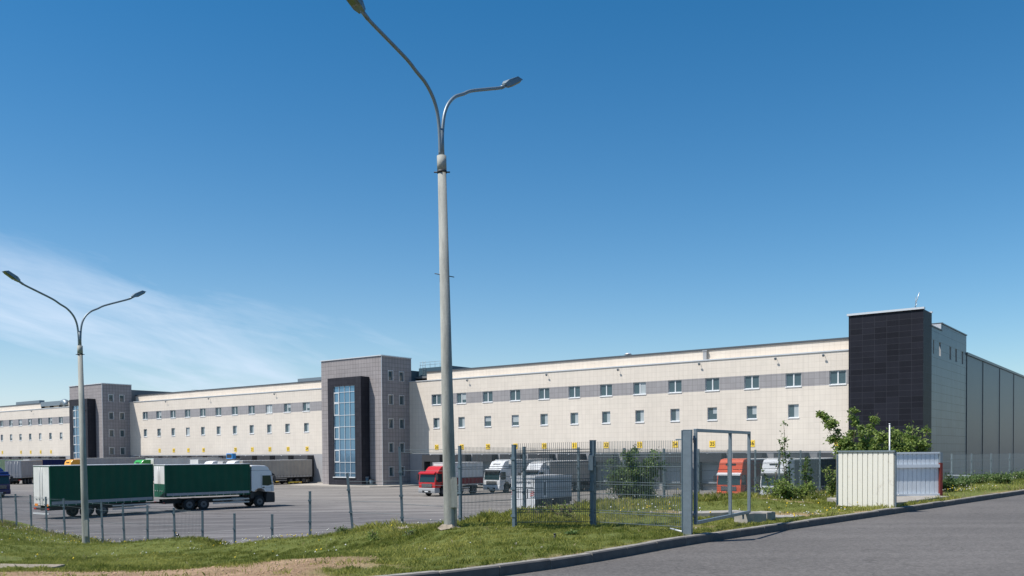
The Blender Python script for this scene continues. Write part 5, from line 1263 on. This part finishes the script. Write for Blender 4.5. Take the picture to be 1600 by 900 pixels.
for i, (px, Y_, h_, w_) in enumerate(((1478, 34, .6, 1.1), (1498, 36.5, .38, 1.4), (1522, 38, .36, 1.5), (1548, 40, .36, 1.4), (1566, 37.0, .42, 1.0), (1592, 42, .4, 1.6))):
    shrub(px, Y_, h_, w_, 7, 900, .08, ['leafy low bush at the right end of the metal sheets', 'first low weed clump right of the sheets before the pale fence', 'grey green weed clump before the second pale fence post', 'weed clump before the third pale fence post', 'brighter green weed clump nearest the kerb at the right', 'weed clump at the right edge of the picture'][i], seed=30+i, cat='bush', name='bush', bare=.05, group='low bushes before the pale fence')
for i, (px, Y_, h_, w_) in enumerate(((582, 20.5, .25, .4), (535, 22.5, .22, .4), (640, 19.5, .2, .4), (880, 19.8, .4, .7), (840, 20.0, .3, .6), (895, 16.5, .1, .2))):
    shrub(px, Y_, h_, w_, 5, 160, .05, ['bright leafy weed in the grass left of the leaning fence foot', 'grassy weed tuft by the leaning fence post', 'leafy weed left of the tall lamp', 'white flecked weed behind the mesh panel', 'leafy weed beside the left mesh fence post', 'tiny weed in the mown grass'][i], seed=50+i, cat='weed', name='weed', bare=.0, lm=L_BUSH if i in (0, 3) else None, group='leafy weeds in the grass')

# ------------------------------------------------------------------ grass, flowers, stones
G_GRASS = leaf_mat('grass blades', (.115, .15, .022), (.42, .41, .11), .38); G_DRY = leaf_mat('dry grass blades', (.2, .165, .08), (.42, .36, .2), .3)
def blades(n, xr, yr, hfun, dens, seed, wfun=None, matr=G_GRASS, name='grass', lean=.35):
    r = np.random.default_rng(seed); x = r.uniform(*xr, n); y = r.uniform(*yr, n)
    k = r.uniform(0, 1, n) < dens(x, y); x, y = x[k], y[k]; sdv, _ = sdist(x, y); k = sdv > .13; x, y = x[k], y[k]; sdv = sdv[k]
    z = ground_z(x, y)-.01; k = z > .15; x, y, z = x[k], y[k], z[k]
    n = len(x); hh = hfun(x, y)*r.uniform(.45, 1.25, n); an = r.uniform(0, 2*np.pi, n); w = (wfun(x, y) if wfun else .006*np.ones(n))*r.uniform(.7, 1.3, n)
    dx, dy = np.cos(an)*w/2, np.sin(an)*w/2; ln = hh*r.uniform(0, 1, n)*lean*2; la = r.uniform(0, 2*np.pi, n); lx, ly = np.cos(la)*ln, np.sin(la)*ln
    V = np.empty((n, 4, 3)); V[:, 0] = np.stack([x-dx, y-dy, z], 1); V[:, 1] = np.stack([x+dx, y+dy, z], 1)
    V[:, 2] = np.stack([x+lx*.35+dx*.7, y+ly*.35+dy*.7, z+hh*.6], 1); V[:, 3] = np.stack([x+lx, y+ly, z+hh*(1-.25*(ln/np.maximum(hh, 1e-6))**2)], 1)
    b_ = np.arange(n)[:, None]*4; F = np.concatenate([b_+np.array([[0, 1, 2]]), b_+np.array([[0, 2, 3]])], 1).reshape(-1, 3)
    rv = np.clip(r.uniform(0, 1, n)*.7+.12+lown(x, y, 1.4, 21)*.7+lown(x, y, 7, 22)*.4, 0, 1)
    return bulk_mesh(name, V.reshape(-1, 3), F, np.repeat(rv, 2), matr, 3)
FLa = np.array([(x, y) for x, y in FLw]); FRa = np.array(FRw)
def dist_poly(x, y, P):
    d = np.full(x.shape, 1e9)
    for i in range(len(P)-1):
        x1, y1 = P[i]; x2, y2 = P[i+1]; dx, dy = x2-x1, y2-y1; tt = np.clip(((x-x1)*dx+(y-y1)*dy)/(dx*dx+dy*dy), 0, 1); d = np.minimum(d, np.hypot(x-x1-tt*dx, y-y1-tt*dy))
    return d
ENC = np.array([(EA.x, EA.y), (EB.x, EB.y), (EC.x, EC.y), (ED.x, ED.y), (EA.x, EA.y)])
def inenc(x, y):
    ins = np.zeros(x.shape, bool)
    for i in range(4):
        (x1, y1), (x2, y2) = ENC[i], ENC[i+1]; c_ = ((y1 > y) != (y2 > y)) & (x < (x2-x1)*(y-y1)/(y2-y1+1e-12)+x1); ins ^= c_
    return ins
def tall(x, y):
    d = np.minimum(dist_poly(x, y, FLa), dist_poly(x, y, FRa)); near_f = np.clip(1-d/1.6, 0, 1)
    behind = ((y > 19.3+(x+1)*.95) & (x > -2) & (x < 9)).astype(float)*.55        # unmown strip behind the front panels
    mound = np.exp(-((x+.2)**2/2.6+(y-19.9)**2/.9))
    return np.clip(np.maximum(np.maximum(near_f*.9, behind), mound), 0, 1)
def clump(x, y): return np.clip(.75+lown(x, y, 9., 41)*1.1+lown(x, y, 3.2, 42)*.5, .3, 1.6)
def hfun(x, y): return .062*clump(x, y)+.2*tall(x, y)*(.55+.9*np.clip(lown(x, y, 5, 5)+.3, 0, 1))+np.where((y > 28) & (x < -6), .03, 0)+np.where((x > 9), .06, 0)
def dens(x, y):
    strip = np.exp(-((sdist(x, y)[0]-1.15-.25*lown(x, y, 1., 14))**2)/.03)*(x > -1)*(x < 4.5)
    d = np.clip(1.15-insand(x, y)*1.12, .0, 1); d = np.where(insand(x, y) > .5, .03+.25*(lown(x, y, 4, 8) > .25), d)
    thin = np.clip((lown(x, y, 1.6, 11)-.28)*3, 0, .75)*((y < 30) & (x > -3)); d = d*(1-thin)*(1-.6*strip)*np.clip(.75+lown(x, y, 8, 43), .3, 1)
    return d*np.where(inenc(x, y), 0, 1)
blades(720000, (-10, 9), (10.2, 21), hfun, dens, 1, lambda x, y: .0085+0*x)
blades(460000, (-19, 14), (21, 33), hfun, dens, 2, lambda x, y: .011+0*x)
blades(220000, (-34, 36), (33, 52), hfun, dens, 3, lambda x, y: .018+0*x)
blades(90000, (-30, 30), (12, 50), lambda x, y: hfun(x, y)*1.15+.04, lambda x, y: dens(x, y)*np.clip(.15+tall(x, y), 0, 1), 4, lambda x, y: .008+0*x, G_DRY, 'dry_grass')
for o in list(col.objects):
    if o.name.startswith(('grass', 'dry_grass')): tag(o, kind='stuff')
# dandelion clocks and yellow flowers
def flowers(n, name, matr, seed, dfun, size):
    r = np.random.default_rng(seed); x = r.uniform(-26, 26, n); y = r.uniform(13, 44, n); k = r.uniform(0, 1, n) < dfun(x, y); x, y = x[k], y[k]; sdv, _ = sdist(x, y); k = sdv > .4; x, y = x[k], y[k]
    z = ground_z(x, y); k = z > .8; x, y, z = x[k], y[k], z[k]; hh = hfun(x, y)*1.1+r.uniform(.03, .1, len(x)); n = len(x)
    o8 = np.array([(1, 0, 0), (0, 1, 0), (-1, 0, 0), (0, -1, 0), (0, 0, 1), (0, 0, -1)]); s = (size*r.uniform(.7, 1.3, n))[:, None, None]
    C0 = np.stack([x, y, z+hh], 1)[:, None, :]; V = (C0+o8[None]*s).reshape(-1, 3); f8 = np.array([(0, 1, 4), (1, 2, 4), (2, 3, 4), (3, 0, 4), (1, 0, 5), (2, 1, 5), (3, 2, 5), (0, 3, 5)])
    F = (np.arange(n)[:, None, None]*6+f8[None]).reshape(-1, 3); o = bulk_mesh(name, V, F, np.repeat(r.uniform(0, 1, n), 8), matr, 3); tag(o, kind='stuff')
fd = lambda x, y: np.clip(lown(x, y, .7, 31)*1.6+.18, .02, 1)*(1-insand(x, y))*np.where((y < 19) & (x > -5), .1, 1)*np.where(y < 18, .2, 1)
flowers(6500, 'seed_heads', mat('dandelion clocks', (.6, .6, .55), .8), 5, fd, .018)
flowers(4000, 'yellow_flowers', mat('yellow petals', (.7, .5, .02), .6), 6, lambda x, y: fd(x, y)*.7, .021)
# stones and clods on the sandy patch and by the kerb
def stones(n, seed, xr, yr, df, smin, smax, matr, name):
    r = np.random.default_rng(seed); x = r.uniform(*xr, n); y = r.uniform(*yr, n); k = r.uniform(0, 1, n) < df(x, y); x, y = x[k], y[k]; sdv, _ = sdist(x, y); k = sdv > .16; x, y = x[k], y[k]; z = ground_z(x, y); n = len(x)
    o8 = np.array([(1, 0, 0), (.4, .9, .1), (-.7, .6, 0), (-.9, -.5, 0), (.2, -1, .1), (.1, .1, .7), (0, 0, -.4)]); s = (smin+(smax-smin)*r.uniform(0, 1, n)**3)[:, None, None]
    an = r.uniform(0, 6.28, n); ca, sa = np.cos(an), np.sin(an); B = o8[None]*r.uniform(.7, 1.3, (n, 7, 3)); Bx = B[..., 0]*ca[:, None]-B[..., 1]*sa[:, None]; By = B[..., 0]*sa[:, None]+B[..., 1]*ca[:, None]; B = np.stack([Bx, By, B[..., 2]], -1)
    V = (np.stack([x, y, z], 1)[:, None, :]+B*s).reshape(-1, 3); f8 = np.array([(0, 1, 5), (1, 2, 5), (2, 3, 5), (3, 4, 5), (4, 0, 5), (1, 0, 6), (2, 1, 6), (3, 2, 6), (4, 3, 6), (0, 4, 6)])
    F = (np.arange(n)[:, None, None]*7+f8[None]).reshape(-1, 3); o = bulk_mesh(name, V, F, np.repeat(r.uniform(0, 1, n), 10), matr, 3); tag(o, kind='stuff')
stones(9000, 7, (-10, 0), (9, 17), lambda x, y: insand(x, y)*(.4+(lown(x, y, 3, 77) > .1)), .004, .026, mat('sandy clods', (.40, .27, .17), .95, noise=.25, nscale=3), 'clods')
stones(1500, 8, (-1, 16), (13, 32), lambda x, y: (np.clip((lown(x, y, 1.6, 11)-.2)*3, 0, 1)), .01, .05, M_CONC, 'rubble')

# woodland across the road behind the viewer and to the right: what the glazing and the glossy panels mirror
r0 = np.random.default_rng(12); V = []; F = []; o_ = 0
bm = bmesh.new(); bmesh.ops.create_icosphere(bm, subdivisions=2, radius=1); ico = np.array([v.co[:] for v in bm.verts]); icf = np.array([[v.index for v in f.verts] for f in bm.faces]); bm.free()
for a_ in np.arange(-205, 8, 2.1):
    for k in range(3):
        an = R(a_+r0.uniform(-1, 1)); rad = r0.uniform(150, 185); c0 = np.array([rad*math.cos(an), rad*math.sin(an), r0.uniform(2, 7)]); s_ = np.array([r0.uniform(5, 8), r0.uniform(5, 8), r0.uniform(6, 10)])
        P_ = ico*(1+.22*np.sin(ico[:, [1, 2, 0]]*7+r0.uniform(0, 6, 3)))*s_+c0; V.append(P_); F.append(icf+o_); o_ += len(ico)
F = np.concatenate(F); o = bulk_mesh('woodland', np.concatenate(V), F, r0.uniform(0, 1, len(F)), leaf_mat('wood leaves', (.01, .022, .008), (.03, .05, .02), .1), 3); tag(o, kind='stuff')
